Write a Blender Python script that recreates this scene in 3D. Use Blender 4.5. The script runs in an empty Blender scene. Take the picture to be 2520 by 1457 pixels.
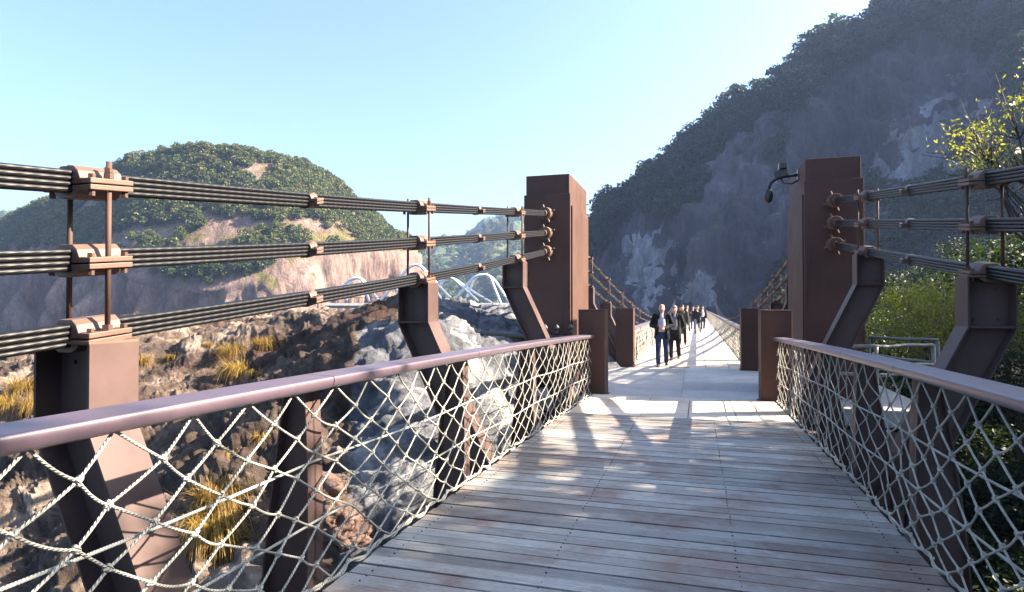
import bpy, bmesh, math, random
import numpy as np
from mathutils import Vector, Matrix, noise
from mathutils.bvhtree import BVHTree
random.seed(7); rng = np.random.default_rng(7)
S = bpy.context.scene; COL = S.collection
R = math.radians; PI = math.pi

# ------------------------------------------------------------ camera, sky, sun, exposure
FPX, CU, CV = 1520.0, 1259.5, 728.5            # photograph measured on a 2519 px wide view
TH = math.atan((1715 - CU) / FPX); PIT = math.atan(21.5 / FPX)
CAMP = np.array([0, 0, 1.69])
cd = bpy.data.cameras.new('camera'); cam = bpy.data.objects.new('camera', cd); COL.objects.link(cam)
cd.sensor_width = 36; cd.lens = FPX / 2519 * 36; cd.clip_end = 20000; cd.clip_start = .05
cam.location = CAMP; cam.rotation_euler = (PI / 2 + PIT, 0, TH); S.camera = cam
SUN_AZ, SUN_EL = 72.0, 33.0                     # azimuth clockwise from the bridge axis (+Y)
W = bpy.data.worlds.new('World'); S.world = W; W.use_nodes = True
nt = W.node_tree; bg = nt.nodes['Background']
sky = nt.nodes.new('ShaderNodeTexSky'); sky.sky_type = 'NISHITA'; sky.sun_disc = False
sky.sun_elevation = R(SUN_EL); sky.sun_rotation = R(SUN_AZ); sky.air_density = 1.0; sky.dust_density = 3.5; sky.ozone_density = 1.0
tint = nt.nodes.new('ShaderNodeMix'); tint.data_type = 'RGBA'; tint.blend_type = 'MULTIPLY'; tint.inputs[0].default_value = 1; tint.inputs[7].default_value = (.86, .975, 1.08, 1)
nt.links.new(sky.outputs[0], tint.inputs[6]); nt.links.new(tint.outputs[2], bg.inputs[0]); bg.inputs[1].default_value = .064
sl = bpy.data.lights.new('sun', 'SUN'); sl.energy = 5.0; sl.angle = R(.5); sl.color = (1, .85, .67)
so = bpy.data.objects.new('sun', sl); COL.objects.link(so)
sd = Vector((math.sin(R(SUN_AZ)) * math.cos(R(SUN_EL)), math.cos(R(SUN_AZ)) * math.cos(R(SUN_EL)), math.sin(R(SUN_EL))))
so.rotation_euler = sd.to_track_quat('Z', 'Y').to_euler(); so.location = (30, 10, 60)
S.view_settings.view_transform = 'Standard'; S.view_settings.look = 'None'; S.view_settings.gamma = 1
S.view_settings.exposure = 2.58; S.view_settings.use_curve_mapping = False
S.cycles.use_denoising = True
S.cycles.max_bounces = 6; S.cycles.transparent_max_bounces = 8; S.cycles.volume_bounces = 0

# ------------------------------------------------------------ measuring helpers
F0 = np.array([-math.sin(TH), math.cos(TH), 0]); RT = np.array([math.cos(TH), math.sin(TH), 0]); ZZ = np.array([0, 0, 1.])
FW = F0 * math.cos(PIT) + ZZ * math.sin(PIT); UP = -F0 * math.sin(PIT) + ZZ * math.cos(PIT)
def ray(u, v): return FW + RT * ((u - CU) / FPX) + UP * ((CV - v) / FPX)
def at(u, v, **k):
    r = ray(u, v); t = k.get('d', 1)
    for a, c in (('x', 0), ('y', 1), ('z', 2)):
        if a in k: t = (k[a] - CAMP[c]) / r[c]
    return CAMP + r * t

# ------------------------------------------------------------ object helpers
def tag(o, label=None, cat=None, group=None, kind=None):
    for k, v in (('label', label), ('category', cat), ('group', group), ('kind', kind)):
        if v: o[k] = v
    return o
def empty(name, loc, label, cat, group=None):
    o = bpy.data.objects.new(name, None); COL.objects.link(o); o.location = tuple(float(a) for a in loc)
    o.empty_display_size = .2
    return tag(o, label, cat, group)
def wloc(o):
    l = Vector((0, 0, 0))
    while o is not None: l += o.location; o = o.parent
    return l
def link(name, me, mat, parent=None, world=True, loc=None):
    mats = mat if isinstance(mat, (list, tuple)) else [mat]
    for m in mats: me.materials.append(m)
    o = bpy.data.objects.new(name, me); COL.objects.link(o)
    if parent is not None:
        if world: me.transform(Matrix.Translation(-wloc(parent)))
        o.parent = parent
    elif loc is not None:
        me.transform(Matrix.Translation(-Vector([float(a) for a in loc]))); o.location = [float(a) for a in loc]
    return o
def copy_tree(o, parent=None):
    c = o.copy(); COL.objects.link(c); c.parent = parent
    for ch in list(o.children): copy_tree(ch, c)
    return c

class MB:
    def __init__(s): s.v = []; s.f = []; s.uv = {}; s.mi = []; s.m = 0
    def add(s, vs, fs, uvs=None):
        n = len(s.v); s.v.extend([tuple(map(float, p)) for p in vs])
        for i, f in enumerate(fs):
            s.f.append(tuple(a + n for a in f)); s.mi.append(s.m)
            if uvs: s.uv[len(s.f) - 1] = uvs[i]
        return s
    def box(s, x0, x1, y0, y1, z0, z1):
        vs = [(x, y, z) for z in (z0, z1) for y in (y0, y1) for x in (x0, x1)]
        return s.add(vs, [(0, 2, 3, 1), (4, 5, 7, 6), (0, 1, 5, 4), (2, 6, 7, 3), (0, 4, 6, 2), (1, 3, 7, 5)])
    def obox(s, c, ax, ay, az):      # oriented box: centre and three half-axis vectors
        c, ax, ay, az = map(np.array, (c, ax, ay, az))
        vs = [c + sx * ax + sy * ay + sz * az for sz in (-1, 1) for sy in (-1, 1) for sx in (-1, 1)]
        return s.add(vs, [(0, 2, 3, 1), (4, 5, 7, 6), (0, 1, 5, 4), (2, 6, 7, 3), (0, 4, 6, 2), (1, 3, 7, 5)])
    def prism(s, poly, axis, a0, a1):      # polygon in the plane normal to axis (0=x: pts are (y,z); 1=y: pts are (x,z); 2=z: (x,y))
        n = len(poly)
        def mk(p, a): return {0: (a, p[0], p[1]), 1: (p[0], a, p[1]), 2: (p[0], p[1], a)}[axis]
        vs = [mk(p, a0) for p in poly] + [mk(p, a1) for p in poly]
        fs = [tuple(range(n))[::-1], tuple(range(n, 2 * n))] + [(i, (i + 1) % n, n + (i + 1) % n, n + i) for i in range(n)]
        return s.add(vs, fs)
    def tube(s, pts, r, n=8, lobes=0, amp=0., twist=0., cap=True):
        pts = np.array(pts, float); m = len(pts); rr = r if hasattr(r, '__len__') else [r] * m
        T = np.gradient(pts, axis=0); T /= np.linalg.norm(T, axis=1)[:, None] + 1e-12
        a = np.array([0, 0, 1.]) if abs(T[0][2]) < .9 else np.array([1., 0, 0])
        N = np.cross(T[0], a); N /= np.linalg.norm(N)
        L = 0; vs = []; Ls = []
        for i in range(m):
            if i: L += np.linalg.norm(pts[i] - pts[i - 1])
            N = N - T[i] * (N @ T[i]); N /= np.linalg.norm(N) + 1e-12; B = np.cross(T[i], N)
            Ls.append(L)
            for k in range(n):
                th = 2 * PI * k / n; q = rr[i]
                if lobes: q *= 1 + amp * math.cos(lobes * (th - twist * L))
                vs.append(pts[i] + q * (math.cos(th) * N + math.sin(th) * B))
        fs = []; uv = []
        for i in range(m - 1):
            for k in range(n):
                k2 = (k + 1) % n
                fs.append((i * n + k, i * n + k2, (i + 1) * n + k2, (i + 1) * n + k))
                uv.append([(k / n, Ls[i]), ((k + 1) / n, Ls[i]), ((k + 1) / n, Ls[i + 1]), (k / n, Ls[i + 1])])
        if cap:
            fs.append(tuple(range(n))[::-1]); uv.append([(0, 0)] * n)
            fs.append(tuple(range((m - 1) * n, m * n))); uv.append([(0, 0)] * n)
        return s.add(vs, fs, uv)
    def cyl(s, p, q, r, n=12, r2=None): return s.tube([p, q], [r, r if r2 is None else r2], n)
    def ball(s, c, r, sub=1, sc=(1, 1, 1), jit=0):
        bm = bmesh.new(); bmesh.ops.create_icosphere(bm, subdivisions=sub, radius=1)
        vs = [np.array(c) + np.array(v.co) * np.array(sc) * r * (1 + jit * (random.random() - .5)) for v in bm.verts]
        fs = [tuple(v.index for v in f.verts) for f in bm.faces]; bm.free()
        return s.add(vs, fs)
    def mesh(s, name, smooth=False):
        me = bpy.data.meshes.new(name); me.from_pydata(s.v, [], s.f)
        if s.uv:
            ul = me.uv_layers.new(name='UVMap'); data = ul.data
            for p in me.polygons:
                if p.index in s.uv:
                    for j, li in enumerate(p.loop_indices): data[li].uv = s.uv[p.index][j]
        me.polygons.foreach_set('material_index', s.mi)
        if smooth: me.polygons.foreach_set('use_smooth', [True] * len(s.f))
        me.update(); return me
    def build(s, name, mat, parent=None, smooth=False, bevel=0, loc=None):
        o = link(name, s.mesh(name, smooth), mat, parent, loc=loc)
        if bevel:
            b = o.modifiers.new('bevel', 'BEVEL'); b.width = bevel; b.segments = 2; b.limit_method = 'ANGLE'; b.angle_limit = R(40)
        return o
def build_split(b, name, mat, parent=None, smooth=False, keep=100, bevel=0, stuff='stuff'):
    """one part per loose piece; past `keep` pieces the rest is one part"""
    par = list(range(len(b.v)))
    def fd(i):
        while par[i] != i: par[i] = par[par[i]]; i = par[i]
        return i
    for f in b.f:
        r = fd(f[0])
        for q in f[1:]: par[fd(q)] = r
    comp = {}
    for i, f in enumerate(b.f): comp.setdefault(fd(f[0]), []).append(i)
    groups = sorted(comp.values(), key=lambda fs: math.hypot(b.v[b.f[fs[0]][0]][0], b.v[b.f[fs[0]][0]][1]))
    out = groups[:keep] + ([sum(groups[keep:], [])] if len(groups) > keep else [])
    res = []
    for gi, fs in enumerate(out):
        m = MB(); mp = {}
        for fi in fs:
            ids = []
            for q in b.f[fi]:
                if q not in mp: mp[q] = len(m.v); m.v.append(b.v[q])
                ids.append(mp[q])
            m.f.append(tuple(ids)); m.mi.append(0)
            if fi in b.uv: m.uv[len(m.f) - 1] = b.uv[fi]
        o = m.build(name, mat, parent, smooth, bevel); res.append(o)
        if gi == keep: o['kind'] = 'stuff'
    return res
def arr_mesh(name, V, Fq, mats=None, smooth=False, attr=None):       # numpy verts and quads/tris
    me = bpy.data.meshes.new(name); nf, k = Fq.shape
    me.vertices.add(len(V)); me.vertices.foreach_set('co', V.astype(np.float32).ravel())
    me.loops.add(nf * k); me.loops.foreach_set('vertex_index', Fq.astype(np.int32).ravel())
    me.polygons.add(nf); me.polygons.foreach_set('loop_start', np.arange(0, nf * k, k, dtype=np.int32))
    if mats is not None: me.polygons.foreach_set('material_index', mats.astype(np.int32))
    if smooth: me.polygons.foreach_set('use_smooth', np.ones(nf, bool))
    me.update(calc_edges=True)
    if attr is not None:
        a = me.attributes.new('rnd', 'FLOAT', 'FACE'); a.data.foreach_set('value', attr.astype(np.float32))
    return me

# ------------------------------------------------------------ materials
def mat(name, base=(.5, .5, .5), rough=.6, metal=0., spec=.5):
    m = bpy.data.materials.new(name); m.use_nodes = True
    b = m.node_tree.nodes['Principled BSDF']
    b.inputs['Base Color'].default_value = (*base, 1); b.inputs['Roughness'].default_value = rough
    b.inputs['Metallic'].default_value = metal; b.inputs['Specular IOR Level'].default_value = spec
    return m
class NG:
    def __init__(s, m): s.t = m.node_tree; s.b = s.t.nodes['Principled BSDF']; s.tc = None
    def n(s, typ, **k):
        x = s.t.nodes.new('ShaderNode' + typ)
        for a, b in k.items(): setattr(x, a, b)
        return x
    def l(s, a, b): s.t.links.new(a, b)
    def co(s, which='Object'):
        if s.tc is None: s.tc = s.n('TexCoord')
        return s.tc.outputs[which]
    def mapping(s, scale=(1, 1, 1), which='Object', src=None):
        mp = s.n('Mapping'); s.l(src or s.co(which), mp.inputs[0]); mp.inputs['Scale'].default_value = scale; return mp.outputs[0]
    def noise(s, scale=5, detail=5, rough=.6, vec=None, dist=0.):
        x = s.n('TexNoise'); x.inputs['Scale'].default_value = scale; x.inputs['Detail'].default_value = detail
        x.inputs['Roughness'].default_value = rough; x.inputs['Distortion'].default_value = dist
        s.l(vec or s.co(), x.inputs['Vector']); return x.outputs['Fac']
    def ramp(s, fac, stops):
        x = s.n('ValToRGB'); e = x.color_ramp.elements
        while len(e) < len(stops): e.new(.5)
        for i, (p, c) in enumerate(stops): e[i].position = p; e[i].color = (*c, 1) if len(c) == 3 else c
        s.l(fac, x.inputs[0]); return x.outputs[0]
    def mix(s, fac, a, b, mode='MIX'):
        x = s.n('Mix'); x.data_type = 'RGBA'; x.blend_type = mode
        for sock, val in ((x.inputs[0], fac), (x.inputs[6], a), (x.inputs[7], b)):
            if hasattr(val, 'links'): s.l(val, sock)
            elif isinstance(val, (int, float)): sock.default_value = val
            else: sock.default_value = (*val, 1)
        return x.outputs[2]
    def math(s, op, a, b=0.):
        x = s.n('Math'); x.operation = op
        for sock, val in ((x.inputs[0], a), (x.inputs[1], b)):
            if hasattr(val, 'links'): s.l(val, sock)
            else: sock.default_value = val
        return x.outputs[0]
    def bump(s, h, strength=.5, dist=.01, prev=None):
        x = s.n('Bump'); x.inputs['Strength'].default_value = strength; x.inputs['Distance'].default_value = dist
        s.l(h, x.inputs['Height'])
        if prev is not None: s.l(prev, x.inputs['Normal'])
        return x.outputs[0]
    def col(s, c): s.l(c, s.b.inputs['Base Color'])
    def nor(s, c): s.l(c, s.b.inputs['Normal'])
    def attr(s, name):
        x = s.n('Attribute'); x.attribute_name = name; return x.outputs['Fac']

def paint_mat(name, base, rough=.38, var=.25):
    m = mat(name, base, rough); g = NG(m)
    n1 = g.noise(1.3, 6, .65); n2 = g.noise(38, 3, .6)
    d = tuple(c * (1 - var) for c in base); l = tuple(min(1, c * (1 + var)) for c in base)
    c = g.ramp(n1, [(.3, d), (.7, l)])
    st = g.noise(7, 5, .7, g.mapping((1, 1, .12)))
    c = g.mix(g.math('MULTIPLY', g.ramp(st, [(.55, (0, 0, 0)), (.75, (1, 1, 1))]), .6), c, tuple(x * .5 for x in base))
    sp = g.noise(23, 7, .75); c = g.mix(g.math('MULTIPLY', g.ramp(sp, [(.62, (0, 0, 0)), (.70, (1, 1, 1))]), .6), c, (.10, .045, .025)); g.col(c)
    g.l(g.ramp(n1, [(.3, (rough - .08,) * 3), (.7, (rough + .14,) * 3)]), g.b.inputs['Roughness'])
    g.nor(g.bump(n2, .12, .002)); return m
M = {}
M['paint'] = paint_mat('brown_paint', (.088, .058, .053), .42)
M['paint_rail'] = paint_mat('rail_paint', (.10, .066, .080), .50, .12)
M['paint_rail'].node_tree.nodes['Principled BSDF'].inputs['Metallic'].default_value = .25
_b = M['paint_rail'].node_tree.nodes['Principled BSDF']; _b.inputs['Coat Weight'].default_value = 1; _b.inputs['Coat IOR'].default_value = 1.85; _b.inputs['Coat Roughness'].default_value = .42; _b.inputs['Coat Tint'].default_value = (.93, .90, 1, 1)
M['paint_tower'] = paint_mat('tower_paint', (.082, .044, .034), .55, .15)
for _k in ('paint_tower', 'paint'): M[_k].node_tree.nodes['Principled BSDF'].inputs['Specular IOR Level'].default_value = .18
M['clamp'] = paint_mat('clamp_paint', (.125, .072, .052), .5, .3)
M['rust'] = paint_mat('rusty_steel', (.075, .036, .026), .7, .45)
M['dark'] = mat('dark_metal', (.02, .02, .022), .45)
M['black_plastic'] = mat('black_plastic', (.012, .012, .014), .3)
M['white_pipe'] = paint_mat('white_pipe', (.72, .74, .76), .4, .06)

# sheathed wire rope
m = mat('cable', (.0035, .0035, .005), .45, 0, .45); g = NG(m); sx = g.n('SeparateXYZ'); g.l(g.co('UV'), sx.inputs[0])
w = g.math('SINE', g.math('MULTIPLY', g.math('ADD', g.math('MULTIPLY', sx.outputs[0], 6.0), g.math('MULTIPLY', sx.outputs[1], 14.0)), 6.2832))
g.nor(g.bump(w, .10, .004)); M['cable'] = m
# white net rope
def rope(name, k, base, st):
    m = mat(name, base, .8); g = NG(m); sx = g.n('SeparateXYZ'); g.l(g.co('UV'), sx.inputs[0])
    w = g.math('SINE', g.math('MULTIPLY', g.math('ADD', g.math('MULTIPLY', sx.outputs[0], 3.0), g.math('MULTIPLY', sx.outputs[1], k)), 6.2832))
    g.nor(g.bump(w, st, .003))
    n1 = g.noise(9, 4, .6)
    g.col(g.ramp(n1, [(.3, tuple(c * .62 for c in base)), (.65, base)])); return m
M['rope'] = rope('net_rope', 60, (.50, .49, .43), .8)
M['wire'] = rope('guide_wire', 90, (.46, .47, .44), .6)

# planks: one random value per plank
m = mat('weathered_planks', (.3, .3, .3), .5); g = NG(m); rv = g.attr('rnd')
grain = g.noise(3.2, 8, .7, g.mapping((1.2, 55, 10))); blot = g.noise(.9, 6, .62, g.mapping((1, 1.6, 1))); st = g.noise(2.4, 6, .68, g.mapping((1, 1.3, 1)))
c = g.ramp(grain, [(.25, (.085, .085, .08)), (.5, (.24, .24, .235)), (.78, (.47, .475, .47))])
c = g.mix(g.ramp(blot, [(.42, (0, 0, 0)), (.66, (.85, .85, .85))]), c, (.15, .115, .095))
c = g.mix(g.math('MULTIPLY', g.ramp(st, [(.50, (0, 0, 0)), (.68, (1, 1, 1))]), .7), c, (.15, .075, .06))
fine = g.noise(26, 5, .7, g.mapping((1, 6, 1)))
c = g.mix(.55, c, g.ramp(fine, [(.3, (.35, .35, .35)), (.62, (.8, .8, .8))]), 'OVERLAY')
v2 = g.ramp(rv, [(0, (.64, .62, .60)), (.5, (.96, .95, .91)), (1, (1.3, 1.29, 1.26))])
g.col(g.mix(1.0, c, v2, 'MULTIPLY')); g.nor(g.bump(grain, .5, .003, g.bump(fine, .3, .002)))
g.l(g.ramp(st, [(.35, (.30,) * 3), (.7, (.62,) * 3)]), g.b.inputs['Roughness']); M['plank'] = m

# pale slabs
def slab(name, lo, hi, sc=(1, 1)):
    m = mat(name, hi, .7); g = NG(m)
    n1 = g.noise(1.1, 8, .7); n2 = g.noise(14, 6, .7); n3 = g.noise(3, 5, .6)
    c = g.ramp(n1, [(.3, lo), (.7, hi)]); c = g.mix(.5, c, g.ramp(n2, [(.3, (.38,) * 3), (.7, (.66,) * 3)]), 'OVERLAY')
    rv = g.attr('rnd'); c = g.mix(1., c, g.ramp(rv, [(0, (.8, .78, .76)), (1, (1.12, 1.1, 1.08))]), 'MULTIPLY')
    c = g.mix(g.math('MULTIPLY', g.ramp(n3, [(.55, (0, 0, 0)), (.8, (1, 1, 1))]), .4), c, tuple(x * .45 for x in lo))
    g.col(c); g.nor(g.bump(n2, .35, .004)); return m
M['slab'] = slab('deck_slab', (.46, .37, .29), (.70, .61, .51))
M['concrete'] = slab('platform_concrete', (.30, .31, .32), (.46, .46, .46))
M['joint'] = mat('dark_joint', (.03, .028, .026), .9)
M['masonry'] = slab('abutment_stone', (.10, .10, .11), (.22, .21, .20))

def rock_mat(name, cols, scale=1., moss=None, streak=False, grass=None, bumpd=.25, alt=None):
    m = mat(name, cols[1], .85, 0, .25); g = NG(m)
    vec = g.mapping((scale, scale, scale * (.22 if streak else 1)))
    a = g.noise(.55, 9, .68, vec, .6); b = g.noise(3.1, 9, .72, vec, .3); cN = g.noise(.13, 4, .5, g.mapping((scale,) * 3))
    c = g.ramp(a, [(.28, cols[0]), (.5, cols[1]), (.72, cols[2])])
    c = g.mix(.75, c, g.ramp(b, [(.3, (.22,) * 3), (.5, (.5,) * 3), (.66, (.78,) * 3)]), 'OVERLAY')
    vo = g.n('TexVoronoi'); vo.feature = 'DISTANCE_TO_EDGE'; vo.inputs['Scale'].default_value = 1.6
    mx = g.n('Mix'); mx.data_type = 'VECTOR'; mx.inputs[0].default_value = .25; g.l(vec, mx.inputs[4]);
    nn = g.n('TexNoise'); nn.inputs['Scale'].default_value = 1.8; nn.inputs['Detail'].default_value = 5; g.l(vec, nn.inputs['Vector']); g.l(nn.outputs['Color'], mx.inputs[5]); g.l(mx.outputs[1], vo.inputs['Vector'])
    if len(cols) > 3: c = g.mix(g.ramp(cN, [(.48, (0, 0, 0)), (.62, (1, 1, 1))]), c, g.mix(.7, cols[3], c, 'SOFT_LIGHT'))
    if alt:
        c2 = g.ramp(a, [(.28, alt[0]), (.5, alt[1]), (.72, alt[2])]); c2 = g.mix(.8, c2, g.ramp(b, [(.3, (.15,) * 3), (.5, (.5,) * 3), (.66, (.82,) * 3)]), 'OVERLAY')
        vc = g.n('TexVoronoi'); vc.inputs['Scale'].default_value = 4.2 if streak else 2.2; dm = g.n('Mix'); dm.data_type = 'VECTOR'; dm.inputs[0].default_value = .3; g.l(g.mapping((scale, scale, scale * .8)), dm.inputs[4]); dn = g.n('TexNoise'); dn.inputs['Scale'].default_value = 3; dn.inputs['Detail'].default_value = 6; g.l(g.mapping((scale,) * 3), dn.inputs['Vector']); g.l(dn.outputs['Color'], dm.inputs[5]); g.l(dm.outputs[1], vc.inputs['Vector'])
        sc_ = g.n('SeparateColor'); g.l(vc.outputs['Color'], sc_.inputs[0])
        f = g.math('ADD', g.math('ADD', g.attr('alt'), g.math('MULTIPLY', g.math('SUBTRACT', sc_.outputs[0], .5), .8 if streak else .3)), g.math('MULTIPLY', g.math('SUBTRACT', g.noise(5.5 if streak else .9, 9, .78, g.mapping((scale,) * 3)), .5), 1.3 if streak else 1.3))
        c = g.mix(g.ramp(f, [(.50, (0, 0, 0)), (.57, (1, 1, 1))]), c, c2)
    if streak:
        c = g.mix(.6, c, g.ramp(g.noise(14, 9, .78, g.mapping((scale, scale, scale * .45)), .4), [(.32, (.16,) * 3), (.5, (.5,) * 3), (.64, (.80,) * 3)]), 'OVERLAY')
    geo = g.n('NewGeometry'); sz = g.n('SeparateXYZ'); g.l(geo.outputs['Normal'], sz.inputs[0])
    if grass:
        gn = g.noise(1.4, 6, .7, g.mapping((scale,) * 3)); up = g.math('ADD', sz.outputs[2], g.math('MULTIPLY', g.math('SUBTRACT', gn, .5), 1.5))
        gc = g.ramp(g.noise(6, 5, .7, g.mapping((scale,) * 3)), [(.3, grass[0]), (.7, grass[1])])
        c = g.mix(g.ramp(up, [(grass[2], (0, 0, 0)), (grass[2] + .14, (1, 1, 1))]), c, gc)
    g.col(c)
    n0 = g.bump(b, .9, bumpd); n0 = g.bump(vo.outputs['Distance'], .35, bumpd * .6, n0) if not streak else n0
    g.nor(g.bump(g.noise(11, 8, .7, vec), .6, bumpd * .25, n0)); return m
M['near_rock'] = rock_mat('near_rock', [(.014, .012, .013), (.095, .068, .052), (.48, .38, .30), (.09, .055, .045)], 1.25, alt=[(.03, .033, .042), (.13, .135, .155), (.50, .50, .48)], grass=((.16, .10, .035), (.38, .27, .10), 1.02), bumpd=.2)
M['grey_rock'] = rock_mat('grey_rock', [(.06, .065, .08), (.22, .235, .27), (.62, .62, .60)], 1.1, bumpd=.22)
M['far_cliff'] = rock_mat('far_cliff', [(.065, .043, .040), (.165, .112, .095), (.29, .215, .185)], .09, streak=True, grass=((.05, .065, .02), (.17, .12, .045), .62), bumpd=2.0)
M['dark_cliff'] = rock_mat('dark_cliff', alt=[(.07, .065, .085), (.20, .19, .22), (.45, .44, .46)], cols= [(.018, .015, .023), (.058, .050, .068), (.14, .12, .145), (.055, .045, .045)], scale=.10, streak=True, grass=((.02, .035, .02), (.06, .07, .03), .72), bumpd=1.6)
M['pale_rock'] = rock_mat('pale_rock', [(.09, .085, .10), (.22, .21, .24), (.46, .44, .46)], .25, bumpd=.6)
M['wood_hill'] = rock_mat('wooded_hill', [(.025, .045, .02), (.06, .09, .035), (.15, .13, .06)], .05, bumpd=3)
M['ground'] = rock_mat('valley_ground', [(.02, .035, .015), (.045, .06, .025), (.10, .09, .045)], .06, bumpd=1.5)
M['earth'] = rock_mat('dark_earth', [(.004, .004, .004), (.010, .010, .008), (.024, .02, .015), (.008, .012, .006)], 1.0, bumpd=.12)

def leaf_mat(name, stops, trans=.35, rough=.5, nscale=.9):
    m = mat(name, stops[0], rough, 0, .2); g = NG(m); rv = g.attr('rnd'); oi = g.n('ObjectInfo')
    f = g.math('ADD', g.math('MULTIPLY', rv, .62), g.math('MULTIPLY', oi.outputs['Random'], .38))
    c = g.ramp(f, [(i / (len(stops) - 1), s) for i, s in enumerate(stops)]); g.col(c)
    tr = g.n('BsdfTranslucent'); g.l(g.mix(1., c, (1.5, 1.55, .7), 'MULTIPLY'), tr.inputs[0])
    ms = g.n('MixShader'); ms.inputs[0].default_value = trans
    out = [x for x in g.t.nodes if x.type == 'OUTPUT_MATERIAL'][0]
    g.l(g.b.outputs[0], ms.inputs[1]); g.l(tr.outputs[0], ms.inputs[2]); g.l(ms.outputs[0], out.inputs[0]); return m
M['leaf_hill'] = leaf_mat('hill_leaves', [(.016, .030, .013), (.038, .058, .02), (.07, .09, .03), (.14, .13, .045)], .25)
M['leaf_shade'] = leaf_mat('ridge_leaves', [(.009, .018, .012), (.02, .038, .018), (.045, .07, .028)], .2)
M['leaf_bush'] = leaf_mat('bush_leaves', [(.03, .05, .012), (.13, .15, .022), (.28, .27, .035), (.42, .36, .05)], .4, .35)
M['leaf_dark'] = leaf_mat('evergreen_leaves', [(.008, .016, .007), (.018, .032, .011), (.045, .06, .018)], .25, .5)
M['bark'] = mat('bark', (.04, .031, .025), .9); M['twig'] = mat('pale_twig', (.22, .17, .12), .8)
M['straw'] = leaf_mat('golden_grass', [(.085, .05, .02), (.25, .16, .05), (.44, .31, .11)], .35, .7)

# ------------------------------------------------------------ lofted land (real distances, real depth)
def catmull(P, t):
    n = len(P) - 1; i = min(int(t), n - 1); f = t - i
    p0, p1, p2, p3 = P[max(i - 1, 0)], P[i], P[i + 1], P[min(i + 2, n)]
    return .5 * ((2 * p1) + (-p0 + p2) * f + (2 * p0 - 5 * p1 + 4 * p2 - p3) * f * f + (-p0 + 3 * p1 - 3 * p2 + p3) * f ** 3)
def loft(cols, nu, nv, disp, smooth_v=False, dense=None):
    """cols: [(u,[(v,d),...])]; returns grid of world points and outward normals displaced by disp(p, tu, tv)"""
    us = np.array([c[0] for c in cols], float); K = len(cols[0][1])
    vs = np.array([[q[0] for q in c[1]] for c in cols], float); ds = np.array([[q[1] for q in c[1]] for c in cols], float)
    U = np.linspace(us[0], us[-1], nu)
    if dense: n1 = int(nu * .72); U = np.sort(np.concatenate([np.linspace(dense[0], dense[1], n1), np.linspace(us[0], dense[0] - 5, (nu - n1) // 3), np.linspace(dense[1] + 5, us[-1], nu - n1 - (nu - n1) // 3)]))
    G = np.zeros((nu, nv, 3)); TV = np.linspace(0, K - 1, nv)
    for i, u in enumerate(U):
        j = min(max(np.searchsorted(us, u) - 1, 0), len(us) - 2); t = j + (u - us[j]) / (us[j + 1] - us[j])
        vr = catmull(vs, t); dr = catmull(ds, t)
        pts = np.array([at(u, vr[k], d=dr[k]) for k in range(K)])
        for q, tv in enumerate(TV):
            if smooth_v: G[i, q] = catmull(pts, tv)
            else:
                k = min(int(tv), K - 2); G[i, q] = pts[k] * (1 - tv + k) + pts[k + 1] * (tv - k)
    gu = np.gradient(G, axis=0); gv = np.gradient(G, axis=1); N = np.cross(gu, gv); N /= np.linalg.norm(N, axis=2)[..., None] + 1e-9
    if ((CAMP - G) * N).sum() < 0: N = -N
    H = G.copy()
    for i in range(nu):
        for q in range(nv):
            H[i, q] = G[i, q] + N[i, q] * disp(G[i, q], U[i], TV[q])
    H[..., 2] = np.maximum(H[..., 2], -70)
    return H, U, TV
def loft_obj(name, H, mt, label=None, mi=None, loc=None):
    nu, nv = H.shape[:2]; V = H.reshape(-1, 3); ii, jj = np.meshgrid(np.arange(nu - 1), np.arange(nv - 1), indexing='ij')
    a = (ii * nv + jj).ravel(); Fq = np.stack([a, a + nv, a + nv + 1, a + 1], 1)
    loc = V.mean(0) * [1, 1, 0]; me = arr_mesh(name, V - loc, Fq, mats=mi.ravel() if mi is not None else None, smooth=True)
    for x in (mt if isinstance(mt, list) else [mt]): me.materials.append(x)
    o = bpy.data.objects.new(name, me); COL.objects.link(o); o.location = loc; o['kind'] = 'structure'
    if label: o['label'] = label
    return o
def bvh(H):
    nu, nv = H.shape[:2]; V = [Vector(p) for p in H.reshape(-1, 3)]
    return BVHTree.FromPolygons(V, [(i * nv + j, (i + 1) * nv + j, (i + 1) * nv + j + 1, i * nv + j + 1) for i in range(nu - 1) for j in range(nv - 1)])
def hit(bv, u, v):
    h = bv.ray_cast(Vector(CAMP), Vector(ray(u, v)).normalized()); return h[0], h[1]
fr = lambda p, s, o=4: noise.fractal(Vector(p) * s, 1.0, 2.1, o)
rid = lambda p, s, o=5: noise.ridged_multi_fractal(Vector(p) * s, .9, 2.1, o, 1., 2.)

# ground sheet to the horizon
bm = bmesh.new(); bmesh.ops.create_grid(bm, x_segments=80, y_segments=80, size=4500)
for v in bm.verts:
    r = math.hypot(v.co.x, v.co.y); v.co.z = -62 + fr(v.co, .004) * 6 * min(1, r / 300)
me = bpy.data.meshes.new('ground'); bm.to_mesh(me); bm.free(); tag(link('ground', me, M['ground']), kind='structure')

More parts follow.
